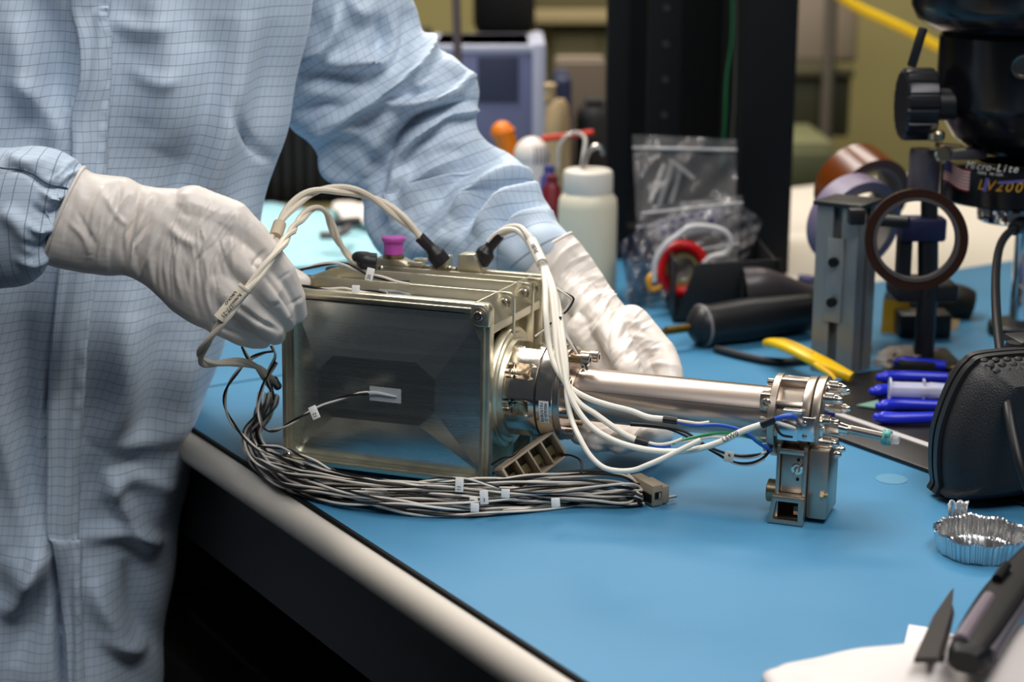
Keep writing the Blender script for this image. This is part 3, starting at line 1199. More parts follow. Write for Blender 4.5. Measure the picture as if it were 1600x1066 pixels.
# --- the black-and-white thermocouple harness lying along the bench edge
Hn = thing('wire_harness', 'thick harness of twisted black and white wires lying along the front of the instrument', 'wire harness', atz(700, 775, 0))
hc = [(421, 622, .030), (414, 645, .026), (402, 664, .022), (390, 684, .016), (400, 703, .012), (428, 722, .011), (470, 742, .011), (530, 760, .010), (600, 772, .010), (680, 778, .010),
      (760, 776, .010), (840, 770, .010), (920, 765, .010), (975, 766, .009), (1003, 768, .008)]
HC = [atz(x, y, z) for x, y, z in hc]
wid = [.008, .008, .007, .007, .010, .013, .015, .016, .016, .016, .016, .016, .014, .013, .012]
rng = random.Random(3)
NP = 23
for k in range(NP):
    pts = []
    ph1, ph2, f1, f2 = rng.random() * 6.3, rng.random() * 6.3, .4 + rng.random() * .6, .4 + rng.random() * .7
    lat0 = rng.uniform(-1, 1)
    h0 = rng.uniform(0, 1)
    for i, P in enumerate(HC):
        T = (HC[min(i + 1, len(HC) - 1)] - HC[max(i - 1, 0)])
        T.z = 0
        T.normalize()
        Np = Vector((T.y, -T.x, 0))
        e = 1 if 1 < i < len(HC) - 1 else .9
        lat = max(-1, min(1, lat0 * .75 + .45 * math.sin(ph1 + f1 * i))) if i < len(HC) - 1 else (k / (NP - 1) * 2 - 1)
        hh = max(0, min(1, h0 + .35 * math.sin(ph2 + f2 * i)))
        base = Z0 + .0022
        z = base + hh * (.016 if i < len(HC) - 1 else .008)
        if i < 4:
            z = P.z + (hh - .5) * .012
        pts.append(Vector((P.x, P.y, 0)) + Np * lat * wid[i] + Vector((0, 0, max(base, z))))
    la, lb_ = twisted(pts, 2, .00085, rng.uniform(.06, .12), rng.random() * 6, .0032)
    strand('white_wire', la, .00095, whitewire, Hn, 6)
    strand('black_wire', lb_, .00090, blackwire, Hn, 6)
# strays at the left and in front
strays = [
    [(378, 541, 1.215), (388, 560, 1.215), (400, 575, 1.215), (412, 592, 1.215), (424, 612, 1.215)],
    [(428, 548, 1.22), (408, 553, 1.215), (388, 563, 1.215), (372, 580, 1.21), (357, 601, 1.205), (351, 622, 1.205), (354, 644, 1.205), (366, 665, 1.205), (382, 684, 1.205), (400, 700, 1.20), (430, 712, 1.19), (470, 724, 1.175), (520, 738, 1.165), (560, 755, 1.16)],
    [(424, 540, 1.215), (430, 556, 1.215), (420, 580, 1.215), (410, 606, 1.21), (404, 634, 1.21), (408, 660, 1.205), (416, 672, 1.20), (432, 672, 1.185), (448, 665, 1.178), (466, 654, 1.176), (492, 640, 1.178), (520, 627, 1.18), (552, 617, 1.175), (576, 614, 1.171)],
    [(432, 566, 1.222), (420, 590, 1.22), (424, 608, 1.22), (427, 625, 1.22)],
    [(402, 697, 1.19), (440, 700, 1.19), (470, 712, 1.17), (505, 727, 1.165), (545, 750, 1.16)],
    [(560, 766, 1.15), (600, 768, 1.145), (640, 760, 1.14), (665, 752, 1.13), (700, 747, 1.125), (740, 752, 1.12), (780, 762, 1.115)],
]
for k, pth in enumerate(strays):
    la, lb_ = twisted(toworld(pth), 2, .0007, .04, k, .003)
    strand('white_wire', la, .00085, whitewire, Hn, 6)
    strand('black_wire', lb_, .00085, blackwire, Hn, 6)
# wires over the top of the housing
for pth in ([(424, 450, 1.225), (452, 430, 1.235), (480, 419, 1.245), (510, 412, 1.25), (535, 412, 1.25), (556, 420, 1.245), (575, 429, 1.24), (600, 435, 1.235), (620, 440, 1.232), (640, 442, 1.232)],
            [(440, 446, 1.225), (466, 448, 1.222), (490, 450, 1.215), (515, 453, 1.212), (540, 452, 1.21), (565, 455, 1.205), (590, 456, 1.203), (604, 458, 1.2)]):
    la, lb_ = twisted(toworld(pth), 2, .0008, .05, 0.5, .003)
    strand('white_wire', la, .0010, whitewire, Hn, 6)
    strand('black_wire', lb_, .0010, blackwire, Hn, 6)
# thin wires from the gauge behind the fan of leads and near the foot
Rw = cable_thing('thin_wire_pair', 'thin black and white wire pair bent out behind the fan of white leads', 'wire', atY(870, 450, 1.26))
for pth in ([(836, 527, 1.205), (850, 515, 1.21), (870, 500, 1.22), (885, 485, 1.225), (894, 470, 1.228), (893, 465, 1.228), (880, 457, 1.23), (866, 449, 1.235)],
            [(876, 495, 1.20), (880, 520, 1.195), (894, 540, 1.19), (908, 560, 1.185), (918, 578, 1.18)],
            [(878, 490, 1.205), (884, 522, 1.20), (900, 548, 1.195), (912, 575, 1.19)]):
    la, lb_ = twisted(toworld(pth), 2, .0007, .05, 0.5, .003)
    strand('white_wire', la, .0009, whitewire, Rw, 6)
    strand('black_wire', lb_, .0009, blackwire, Rw, 6)
Fw = cable_thing('tagged_wire_pair', 'thin grey and black wires with a clear tag, hanging between the tube and the foot', 'wire', atY(1140, 700, 1.13))
for pth, mm in (([(985, 662, 1.15), (1030, 666, 1.145), (1070, 675, 1.14), (1105, 697, 1.13), (1140, 710, 1.125), (1170, 712, 1.12), (1195, 708, 1.12), (1206, 698, 1.12)], blackwire),
                ([(985, 664, 1.15), (1040, 669, 1.145), (1085, 688, 1.14), (1115, 706, 1.13), (1145, 722, 1.125), (1172, 724, 1.12), (1192, 716, 1.12), (1205, 702, 1.12)], blackwire),
                ([(1080, 680, 1.14), (1110, 700, 1.13), (1142, 713, 1.125), (1175, 715, 1.12), (1198, 706, 1.12)], whitewire),
                ([(1085, 690, 1.14), (1118, 708, 1.13), (1147, 724, 1.1245), (1174, 726, 1.12), (1195, 717, 1.12)], whitewire)):
    rigid_tube('wire', toworld(pth), .0010, mm, Fw, 6)
b = B()
M = plane_M(atY(1139, 714, 1.118), (1, -.2, -.12), (0, -1, .1))
b.box((.0065, .0075, .0006), (0, 0, 0), M, bev=.0002)
o = obj('wire_tag', b, mat('clear_tag', (215, 212, 200), .3, alpha=.75), Fw)
b = B()
b.text('4', .0040, M @ Matrix.Translation((0, .001, .0004)) @ Matrix.Rotation(.5, 4, 'Z'))
obj('lettering', b, inkblack, o)
# white tags
tags = [(489, 640, 1.172, -1.1, '12'), (579, 424, 1.236, -.2, '20'), (556, 451, 1.203, 0, '1'), (718, 753, 1.118, 0, '11'), (613, 773, 1.14, 0, ''), (672, 778, 1.13, 0, ''), (740, 782, 1.115, 0, '7'), (756, 772, 1.112, .1, '3'), (790, 768, 1.105, 0, ''), (868, 782, 1.09, .1, ''), (742, 790, 1.105, 0, '')]
for px, py, Y, rot, t in tags:
    P = atY(px, py, Y)
    M = plane_M(P, (1, -.15, 0), (0, -1, .25)) @ Matrix.Rotation(rot if abs(rot) < 1 else 0.45, 4, 'Z')
    b = B()
    h = .0095 if t else .0060
    b.box((.0058, h, .0010), (0, -h * .25, 0), M, bev=.0004)
    o = obj('wire_tag', b, tagwhite, Hn)
    if t:
        b = B()
        b.text(t, .0036, M @ Matrix.Translation((0, -h * .45, .00055)) @ Matrix.Rotation(PI / 2 if len(t) > 1 else 0, 4, 'Z'))
        obj('lettering', b, inkblack, o)
# harness connector (grey plastic, two staggered blocks, slot in the end)
c0, c1 = atz(991, 740, .016), atz(1024, 790, .001)
d = Vector((c1.x - c0.x, c1.y - c0.y, 0))
Lc = d.length
cm = (Vector((c0.x, c0.y, 0)) + Vector((c1.x, c1.y, 0))) / 2
cm.z = Z0
M = plane_M(cm, d.normalized(), (0, 0, 1))
b = B()
b.box((Lc * 1.05, .0090, .0155), (0, .0015, .0080), M, bev=.0012)
b.box((Lc * .82, .0058, .0125), (Lc * .085, .0088, .0072), M, bev=.0010)
o = obj('connector', b, greyplastic, Hn, label='grey plastic connector with a slotted end')
b = B()
b.box((.0012, .0052, .0045), (Lc * .525 + .0001, .0015, .0085), M)
obj('slot', b, blackmatte, o)
b = B()
b.box((.0014, .0018, .0040), (Lc * .525 + .0002, .0026, .0083), M)
obj('latch', b, greyplastic, o)
b = B()
b.box((.0022, .008, .0014), (Lc * .42, .0145, .004), M)
obj('pin', b, steel, o)
b = B()
for i in range(8):
    b.box((Lc * .10, .0016, .0060), (-Lc * .44 + i * Lc * .125, -.0032, .0060), M)
obj('contact_row', b, blackmatte, o)
# grey open-cavity connector leaning under the flange
K = thing('cavity_connector', 'grey plastic connector with four open cavities leaning under the flange', 'connector', atz(815, 745, 0))
p0, p1 = atY(790, 752, 1.150), atY(868, 695, 1.175)
x = (p1 - p0).normalized()
nrm = Vector((.25, -.85, .25))
M = plane_M((p0 + p1) / 2, x, nrm)
Lk = (p1 - p0).length * 1.0
hk, dk = .0195, .015
b = B()
t_ = .0015
b.box((Lk, t_, dk), (0, hk / 2, 0), M, bev=.0004)
b.box((Lk, t_, dk), (0, -hk / 2, 0), M, bev=.0004)
b.box((Lk, hk, t_), (0, 0, -dk / 2), M, bev=.0004)
for i in range(5):
    b.box((t_ * (1 if 0 < i < 4 else 1.4), hk, dk), (-Lk / 2 + Lk * i / 4, 0, 0), M, bev=.0003)
obj('connector_shell', b, greyplastic, K)
b = B()
for i in range(4):
    b.box((Lk / 4 - .003, hk * .35, dk * .35), (-Lk / 2 + Lk * (i + .5) / 4, -hk * .1, -dk * .3), M, bev=.0005)
obj('cavity_insert', b, mat('olive_plastic', (96, 88, 54), .5), K)
rigid_tube('wire', toworld([(768, 726, 1.155), (785, 716, 1.15), (800, 713, 1.15), (812, 702, 1.155), (822, 690, 1.165)]), .0008, blackwire, K, 6)
rigid_tube('wire', toworld([(874, 710, 1.17), (893, 712, 1.165), (907, 720, 1.16), (909, 735, 1.155), (903, 745, 1.15)]), .0008, blackwire, K, 6)

# ================================================================== the person
def grid_mesh(name, V, uv, m, parent, wrap=True, caps=False, ang=60):
    """V (nu, nv, 3) numpy grid, v wraps"""
    nu, nv = V.shape[:2]
    idx = np.arange(nu * nv).reshape(nu, nv)
    if wrap:
        a, b2 = idx[:-1, :], np.roll(idx, -1, 1)[:-1, :]
        c, d2 = np.roll(idx, -1, 1)[1:, :], idx[1:, :]
    else:
        a, b2, c, d2 = idx[:-1, :-1], idx[:-1, 1:], idx[1:, 1:], idx[1:, :-1]
    F = np.stack([a, b2, c, d2], -1).reshape(-1, 4)
    return V.reshape(-1, 3), F, uv.reshape(-1, 2)


def vert_normals(V, F):
    n = np.zeros_like(V)
    q = np.cross(V[F[:, 2]] - V[F[:, 0]], V[F[:, 3]] - V[F[:, 1]]) if F.shape[1] == 4 else np.cross(V[F[:, 1]] - V[F[:, 0]], V[F[:, 2]] - V[F[:, 0]])
    for k in range(F.shape[1]):
        np.add.at(n, F[:, k], q)
    return n / np.maximum(1e-12, np.linalg.norm(n, axis=1))[:, None]


def strokes(V, N, S_, facing=True):
    """raise or sink folds along polylines; each stroke: (points, width px, height m, skew, side)"""
    P = project(V)
    view = np.array(CAM) - V
    view /= np.linalg.norm(view, axis=1)[:, None]
    face = np.clip((N * view).sum(1) * 3, 0, 1) if facing else 1
    D = np.zeros(len(V))
    for pts, wd, h, *rest in S_:
        skew = rest[0] if rest else 0.0
        pp = [Vector((x, y, 0)) for x, y in pts]
        if len(pp) > 2:
            pp = spline(pp, len(pp) * 4)
        pp = np.array([(q.x, q.y) for q in pp])
        best = np.full(len(V), 1e9)
        side = np.zeros(len(V))
        tt = np.zeros(len(V))
        m = len(pp) - 1
        for i in range(m):
            a, b2 = pp[i], pp[i + 1]
            d = b2 - a
            L2 = max(1e-9, d @ d)
            r = P - a
            t = np.clip((r @ d) / L2, 0, 1)
            e = r - t[:, None] * d
            q = np.hypot(e[:, 0], e[:, 1])
            upd = q < best
            best = np.where(upd, q, best)
            cr = d[0] * r[:, 1] - d[1] * r[:, 0]
            side = np.where(upd, np.sign(cr), side)
            tt = np.where(upd, (i + t) / m, tt)
        wloc = wd * np.where(side > 0, 1 - skew, 1 + skew)
        taper = np.clip(np.sin(np.clip(tt, 0.02, .98) * PI), 0, 1) ** .6
        D += h * np.exp(-(best / wloc) ** 2) * taper
    return V + N * (D * face)[:, None], D


def np_mesh(name, V, F, uv=None):
    me = bpy.data.meshes.new(name)
    me.from_pydata(V.tolist(), [], F.tolist())
    if uv is not None:
        l = me.uv_layers.new(name='weave')
        li = np.empty(len(me.loops), dtype=np.int32)
        me.loops.foreach_get('vertex_index', li)
        l.data.foreach_set('uv', uv[li].astype(np.float32).ravel())
    me.update()
    return me


def smock_material():
    m = bpy.data.materials.new('grid_smock_fabric')
    m.use_nodes = True
    nt = m.node_tree
    bs = nt.nodes['Principled BSDF']
    uvn = nt.nodes.new('ShaderNodeUVMap')
    uvn.uv_map = 'weave'
    sep = nt.nodes.new('ShaderNodeSeparateXYZ')
    nt.links.new(uvn.outputs[0], sep.inputs[0])

    def line(sock, pitch, wdt):
        a = nt.nodes.new('ShaderNodeMath')
        a.operation = 'DIVIDE'
        a.inputs[1].default_value = pitch
        nt.links.new(sock, a.inputs[0])
        f = nt.nodes.new('ShaderNodeMath')
        f.operation = 'PINGPONG'
        f.inputs[1].default_value = .5
        nt.links.new(a.outputs[0], f.inputs[0])
        r = nt.nodes.new('ShaderNodeMapRange')
        r.interpolation_type = 'SMOOTHSTEP'
        r.inputs[1].default_value = wdt / pitch * .4
        r.inputs[2].default_value = wdt / pitch * .9
        r.inputs[3].default_value = 1
        r.inputs[4].default_value = 0
        nt.links.new(f.outputs[0], r.inputs[0])
        return r.outputs[0]
    lx = line(sep.outputs[0], .0052, .00032)
    ly = line(sep.outputs[1], .0078, .00042)
    sc = nt.nodes.new('ShaderNodeMath')
    sc.operation = 'MULTIPLY'
    sc.inputs[1].default_value = .62
    nt.links.new(lx, sc.inputs[0])
    mx = nt.nodes.new('ShaderNodeMath')
    mx.operation = 'MAXIMUM'
    nt.links.new(sc.outputs[0], mx.inputs[0])
    nt.links.new(ly, mx.inputs[1])
    s2 = nt.nodes.new('ShaderNodeMath')
    s2.operation = 'MULTIPLY'
    s2.inputs[1].default_value = .6
    nt.links.new(mx.outputs[0], s2.inputs[0])
    no = nt.nodes.new('ShaderNodeTexNoise')
    no.inputs['Scale'].default_value = 8
    nt.links.new(uvn.outputs[0], no.inputs['Vector'])
    base = nt.nodes.new('ShaderNodeMix')
    base.data_type = 'RGBA'
    base.inputs[6].default_value = (*lin((190, 207, 225)), 1)
    base.inputs[7].default_value = (*lin((202, 216, 231)), 1)
    nt.links.new(no.outputs['Fac'], base.inputs[0])
    mix = nt.nodes.new('ShaderNodeMix')
    mix.data_type = 'RGBA'
    mix.inputs[7].default_value = (*lin((66, 82, 102)), 1)
    nt.links.new(s2.outputs[0], mix.inputs[0])
    nt.links.new(base.outputs[2], mix.inputs[6])
    nt.links.new(mix.outputs[2], bs.inputs['Base Color'])
    bs.inputs['Roughness'].default_value = .62
    bs.inputs['Sheen Weight'].default_value = .25
    wv = nt.nodes.new('ShaderNodeTexNoise')
    wv.inputs['Scale'].default_value = 260
    nt.links.new(uvn.outputs[0], wv.inputs['Vector'])
    bp = nt.nodes.new('ShaderNodeBump')
    bp.inputs['Strength'].default_value = .12
    bp.inputs['Distance'].default_value = .001
    nt.links.new(wv.outputs['Fac'], bp.inputs['Height'])
    nt.links.new(bp.outputs[0], bs.inputs['Normal'])
    return m


smock_m = smock_material()


def cat_np(rows, n):
    rows = [Vector(r) for r in rows]
    return np.array([list(q) for q in spline(rows, n)])


def sleeve_grid(stations, nu, nv, phase=0.0):
    """stations: (upper px, lower px, Y, depth ratio) -> closed rings along the limb"""
    U = cat_np([atY(*s[0], s[2]) for s in stations], nu)
    Lw = cat_np([atY(*s[1], s[2]) for s in stations], nu)
    rt = np.interp(np.linspace(0, 1, nu), np.linspace(0, 1, len(stations)), [s[3] for s in stations])
    C_ = (U + Lw) / 2
    A_ = (U - Lw) / 2
    ax = np.gradient(C_, axis=0)
    ax /= np.linalg.norm(ax, axis=1)[:, None]
    ha = np.linalg.norm(A_, axis=1)
    Dp = np.cross(A_ / ha[:, None], ax)
    Dp /= np.linalg.norm(Dp, axis=1)[:, None]
    # make depth direction point towards the camera
    tc = np.array(CAM) - C_
    sgn = np.sign((Dp * tc).sum(1))
    Dp *= sgn[:, None]
    ph = np.linspace(0, 2 * PI, nv, endpoint=False) + phase
    V = C_[:, None, :] + A_[:, None, :] * np.cos(ph)[None, :, None] + Dp[:, None, :] * (ha * rt)[:, None, None] * np.sin(ph)[None, :, None]
    s = np.concatenate([[0], np.cumsum(np.linalg.norm(np.diff(C_, axis=0), axis=1))])
    # around: use the local ring circumference
    seg = np.linalg.norm(np.roll(V, -1, 1) - V, axis=2)
    arc = np.concatenate([np.zeros((nu, 1)), np.cumsum(seg, 1)[:, :-1]], 1)
    sm = arc.mean(0)
    uv = np.stack([np.broadcast_to(sm[None, :], (nu, nv)), np.broadcast_to(s[:, None], (nu, nv))], -1)
    return V, uv


person = None


def body_mesh():
    bmv = bpy.data.meshes.new('person')

    def rel(px, py, Y, r):
        p = atY(px, py, Y)
        return (p.x, p.y, p.z - Z0, r)
    J = {  # hidden figure inside the smock: x, y, z relative to the mat height
        'pelvis': (-.47, 1.37, -.02, .07), 'belly': (-.46, 1.37, .12, .062), 'chest': (-.44, 1.37, .30, .065), 'neckb': (-.42, 1.40, .46, .05), 'neck': (-.41, 1.39, .53, .045),
        'chin': (-.40, 1.36, .60, .07), 'crown': (-.40, 1.38, .73, .075),
        'shL': rel(520, 40, 1.455, .026), 'elL': rel(620, 205, 1.448, .018), 'foL': rel(690, 302, 1.430, .014), 'wrL': rel(835, 392, 1.362, .011),
        'shR': rel(-330, -160, 1.37, .035), 'elR': rel(-340, 280, 1.26, .034), 'wrR': rel(100, 335, 1.168, .022),
        'hipL': (-.37, 1.385, -.08, .075), 'knL': (-.37, 1.38, -.47, .055), 'anL': (-.37, 1.39, -.84, .036), 'toL': (-.35, 1.28, -.885, .03),
        'hipR': (-.57, 1.385, -.08, .075), 'knR': (-.57, 1.38, -.47, .055), 'anR': (-.57, 1.39, -.84, .036), 'toR': (-.55, 1.28, -.885, .03)}
    keys = list(J)
    E_ = [('pelvis', 'belly'), ('belly', 'chest'), ('chest', 'neckb'), ('neckb', 'neck'), ('neck', 'chin'), ('chin', 'crown'), ('chest', 'shL'), ('shL', 'elL'), ('elL', 'foL'), ('foL', 'wrL'), ('chest', 'shR'), ('shR', 'elR'), ('elR', 'wrR'),
          ('pelvis', 'hipL'), ('hipL', 'knL'), ('knL', 'anL'), ('anL', 'toL'), ('pelvis', 'hipR'), ('hipR', 'knR'), ('knR', 'anR'), ('anR', 'toR')]
    bmv.from_pydata([(x, y, z + Z0) for x, y, z, r in J.values()], [(keys.index(a), keys.index(c)) for a, c in E_], [])
    o = bpy.data.objects.new('tmp', bmv)
    COL.objects.link(o)
    md = o.modifiers.new('s', 'SKIN')
    for i, k in enumerate(keys):
        sv = bmv.skin_vertices[0].data[i]
        sv.radius = (J[k][3], J[k][3])
        sv.use_root = (k == 'pelvis')
    sd_ = o.modifiers.new('d', 'SUBSURF')
    sd_.levels = 2
    dg = bpy.context.evaluated_depsgraph_get()
    me = bpy.data.meshes.new_from_object(o.evaluated_get(dg))
    bpy.data.objects.remove(o)
    return me


person = obj('person', body_mesh(), mat('dark_trousers_and_skin', (60, 62, 72), .7))
tag(person, 'person in pale blue grid smock and white gloves holding the metal instrument', 'person')

# ---- smock torso: closed rings from hem to shoulders
rpx = [(522, -190), (500, -80), (483, 0), (468, 90), (450, 190), (428, 262), (405, 345), (372, 460), (340, 560), (308, 650), (288, 710), (272, 800), (264, 880), (256, 970), (249, 1066), (240, 1180), (236, 1300)]
YS = 1.335
RP = [atY(x, y, YS) for x, y in rpx]
nu, nv = 230, 300
R2 = cat_np(RP, nu)
zs, xr_ = R2[:, 2], R2[:, 0]
cx, cy, bd = -.455, 1.365, .092
aw = xr_ - cx
ph = np.linspace(0, 2 * PI, nv, endpoint=False) - PI / 2
n_e = 2.5
co, si = np.cos(ph), np.sin(ph)
ex = np.sign(co) * np.abs(co) ** (2 / n_e)
ey = np.sign(si) * np.abs(si) ** (2 / n_e)
V = np.zeros((nu, nv, 3))
V[:, :, 0] = cx + aw[:, None] * ex[None, :] * np.where(si > 0, 1 - .25 * si, 1)[None, :]
V[:, :, 1] = cy + bd * ey[None, :]
V[:, :, 2] = zs[:, None]
seg = np.linalg.norm(np.roll(V, -1, 1) - V, axis=2)
arc = np.concatenate([np.zeros((nu, 1)), np.cumsum(seg, 1)[:, :-1]], 1)
arc = arc - arc[:, nv // 4][:, None]
hgt = np.concatenate([[0], np.cumsum(np.abs(np.diff(zs)))])
uv = np.stack([arc, np.broadcast_to(hgt[:, None], arc.shape)], -1)
Vf, F, UVf = grid_mesh('smock', V, uv, smock_m, person)
N = vert_normals(Vf, F)
if (N[:, 1] * (Vf[:, 1] - cy)).sum() < 0:
    N = -N
    F = F[:, ::-1]
# soft drape: wavering vertical folds
xx, zz = Vf[:, 0], Vf[:, 2] - Z0
dr = .0035 * np.sin(xx * 62 + 2.2 * np.sin(zz * 7) + .6) + .0025 * np.sin(xx * 118 - zz * 16) + .0015 * np.sin(zz * 60 + xx * 30)
Vf = Vf + N * dr[:, None]
torso_folds = [
    ([(235, -20), (262, 60), (255, 130), (225, 200)], 30, .010), ([(300, 60), (278, 170), (250, 240)], 34, .008, .3), ([(352, 20), (330, 160), (290, 280), (270, 330)], 26, -.007),
    ([(395, 10), (372, 120), (340, 240), (318, 330)], 24, .008), ([(360, 150), (366, 190), (400, 235), (425, 255)], 8, -.005, .4), ([(430, 20), (405, 200), (375, 330)], 26, -.005),
    ([(180, 30), (215, 45), (260, 40)], 14, .006), ([(205, 105), (240, 125), (275, 120)], 12, .005), ([(60, -10), (85, 100), (60, 220)], 24, -.012), ([(25, 20), (45, 130), (90, 230)], 20, .009),
    ([(10, 120), (60, 150), (105, 215)], 14, .006), ([(95, 20), (104, 120), (98, 230)], 10, -.006),
    ([(205, 480), (195, 620), (150, 700)], 28, .009), ([(250, 500), (230, 640), (200, 760)], 26, -.007), ([(300, 540), (270, 680), (235, 830)], 24, .008), ([(180, 700), (230, 690), (280, 640)], 16, .007),
    ([(160, 730), (185, 790), (235, 870)], 16, .008, .4), ([(130, 840), (190, 830), (250, 850)], 14, .006), ([(140, 900), (165, 960), (220, 1040)], 18, .007), ([(200, 870), (215, 950), (250, 1020)], 16, -.006),
    ([(10, 860), (40, 900), (75, 860)], 22, .008), ([(0, 960), (35, 930), (65, 860)], 16, .009), ([(20, 1050), (55, 960), (70, 870)], 20, -.008), ([(40, 480), (35, 600), (45, 740), (70, 850)], 20, -.010), ([(12, 560), (8, 680), (30, 800)], 16, .006),
    ([(150, 990), (190, 1010), (240, 1000)], 13, .004), ([(150, 780), (200, 745), (262, 760)], 14, .005),
]
torso_folds = [(f_[0], f_[1], f_[2] * 1.6, *f_[3:]) for f_ in torso_folds]
torso_folds += [([(84, 862), (90, 930), (96, 1000), (100, 1066), (101, 1130)], 8, -.030), ([(108, -60), (110, 20), (118, 60), (117, 120), (110, 180), (108, 240)], 5, -.008), ([(78, 500), (72, 600), (70, 660), (72, 740), (72, 830)], 5, -.008)]
Vf, _ = strokes(Vf, N, torso_folds)
torso_parts = [(Vf, F, UVf)]

# ---- left arm (reaching behind the instrument)
arm_l = [((545, -190), (360, -120), 1.44, .62), ((590, -100), (390, -20), 1.445, .62), ((640, -6), (425, 110), 1.45, .62), ((668, 58), (447, 188), 1.45, .62), ((716, 98), (480, 222), 1.45, .56), ((748, 137), (510, 262), 1.445, .48),
         ((741, 176), (545, 292), 1.44, .48), ((752, 210), (566, 312), 1.435, .48), ((798, 244), (571, 345), 1.43, .46), ((829, 270), (578, 375), 1.42, .42), ((838, 300), (600, 400), 1.41, .46), ((858, 322), (680, 425), 1.39, .54),
         ((872, 345), (740, 436), 1.37, .60), ((886, 362), (790, 425), 1.352, .68), ((902, 385), (815, 428), 1.349, .45)]
V, uv = sleeve_grid(arm_l, 190, 150, .3)
Vf, F, UVf = grid_mesh('s', V, uv, None, None)
N = vert_normals(Vf, F)
ctr = V.mean(1, keepdims=True)
if ((V - ctr).reshape(-1, 3) * N).sum() < 0:
    N = -N
    F = F[:, ::-1]
arm_folds = [
    ([(470, 96), (500, 85), (525, 50), (530, 0)], 11, .010, .2), ([(500, 110), (560, 100), (600, 95), (625, 60)], 13, .012, .3), ([(545, -10), (560, 20), (590, 10)], 14, .009), ([(590, 20), (600, 60), (580, 95)], 16, -.010),
    ([(640, 10), (635, 60), (600, 110)], 16, -.007), ([(665, 45), (664, 85), (630, 120), (560, 165), (500, 195)], 9, .014, .5), ([(460, 120), (520, 118), (570, 130)], 14, -.010), ([(455, 180), (500, 165), (540, 170)], 10, -.006),
    ([(730, 125), (690, 150), (640, 160), (595, 158)], 9, .013, .4), ([(735, 160), (690, 172), (650, 190), (615, 230), (600, 270)], 9, -.012), ([(748, 172), (700, 176), (660, 200), (628, 240), (612, 290)], 8, .012, -.3),
    ([(660, 110), (650, 135), (670, 128)], 8, .008), ([(690, 90), (715, 115), (740, 128)], 12, .006), ([(655, 150), (610, 190), (580, 240), (575, 280)], 16, .007),
    ([(560, 225), (590, 260), (600, 320)], 14, -.006), ([(640, 260), (615, 300), (612, 350)], 11, .010), ([(720, 250), (690, 260), (650, 290), (625, 330)], 13, .009), ([(790, 245), (740, 260), (700, 290), (660, 350)], 12, -.007), ([(828, 268), (780, 275), (740, 300), (700, 340)], 10, .012, .4),
    ([(830, 290), (790, 300), (750, 320), (720, 360)], 9, -.011), ([(856, 302), (815, 305), (770, 325), (735, 370)], 9, .011, .3), ([(845, 325), (810, 330), (780, 350), (760, 390)], 9, -.009), ([(868, 338), (830, 340), (800, 360), (780, 400)], 8, .008),
    ([(700, 360), (680, 380), (640, 400)], 14, .007), ([(660, 240), (700, 225), (750, 222)], 14, .005), ([(480, 215), (530, 200), (570, 210)], 14, .006), ([(500, 240), (520, 270), (560, 290)], 10, .006),
]
arm_folds = [(f_[0], f_[1] * .95, f_[2] * 1.4, *f_[3:]) for f_ in arm_folds]
Vf, _ = strokes(Vf, N, arm_folds)
Vf = Vf + N * (.0015 * np.sin(Vf[:, 0] * 170 + Vf[:, 2] * 60) * np.sin(Vf[:, 2] * 110))[:, None]
torso_parts.append((Vf, F, UVf))

# ---- right arm (nearer), cuff gathered at the glove
arm_r = [((-150, -330), (-420, -200), 1.38, .6), ((-230, -100), (-470, 60), 1.33, .6), ((-280, 140), (-400, 420), 1.26, .6), ((-130, 225), (-180, 470), 1.21, .65), ((0, 231), (-10, 452), 1.18, .6), ((52, 228), (38, 446), 1.172, .6), ((88, 234), (62, 432), 1.17, .6),
         ((112, 246), (73, 416), 1.17, .62), ((124, 256), (78, 408), 1.17, .62), ((131, 264), (90, 404), 1.17, .6)]
V, uv = sleeve_grid(arm_r, 150, 130, .3)
Vf, F, UVf = grid_mesh('s', V, uv, None, None)
N = vert_normals(Vf, F)
ctr = V.mean(1, keepdims=True)
if ((V - ctr).reshape(-1, 3) * N).sum() < 0:
    N = -N
    F = F[:, ::-1]
cuff_folds = [([(0, 262), (40, 268), (70, 290), (100, 292)], 4, -.004), ([(118, 250), (100, 262), (85, 280)], 5, .004), ([(108, 255), (90, 268), (75, 275)], 4, -.003), ([(128, 266), (105, 275), (90, 292)], 4, .004),
              ([(110, 300), (85, 310), (65, 300)], 5, .005), ([(100, 325), (70, 335), (50, 322)], 6, -.005), ([(95, 345), (65, 360), (40, 345)], 6, .005), ([(88, 370), (60, 385), (35, 375)], 6, -.004), ([(80, 395), (55, 410), (25, 405)], 7, .005),
              ([(0, 330), (30, 350), (50, 400)], 14, .006), ([(10, 240), (40, 255), (75, 250)], 10, .004)]
Vf, _ = strokes(Vf, N, cuff_folds)
torso_parts.append((Vf, F, UVf))
right_sleeve = Vf
off = 0
VV, FF, UU = [], [], []
for a, c, u in torso_parts:
    VV.append(a)
    FF.append(c + off)
    UU.append(u)
    off += len(a)
me = np_mesh('smock', np.concatenate(VV), np.concatenate(FF), np.concatenate(UU))
smock = obj('smock', me, smock_m, person, label='pale blue anti-static smock with a dark thread grid', ang=80)


# ---- front placket: raised strip down the front
def torso_surface_at(px, py):
    best = torso_parts[0][0]
    P = project(best)
    f = best[:, 1] < cy
    d = np.hypot(P[:, 0] - px, P[:, 1] - py) + np.where(f, 0, 1e6)
    i = np.argsort(d)[:4]
    return best[i].mean(0)


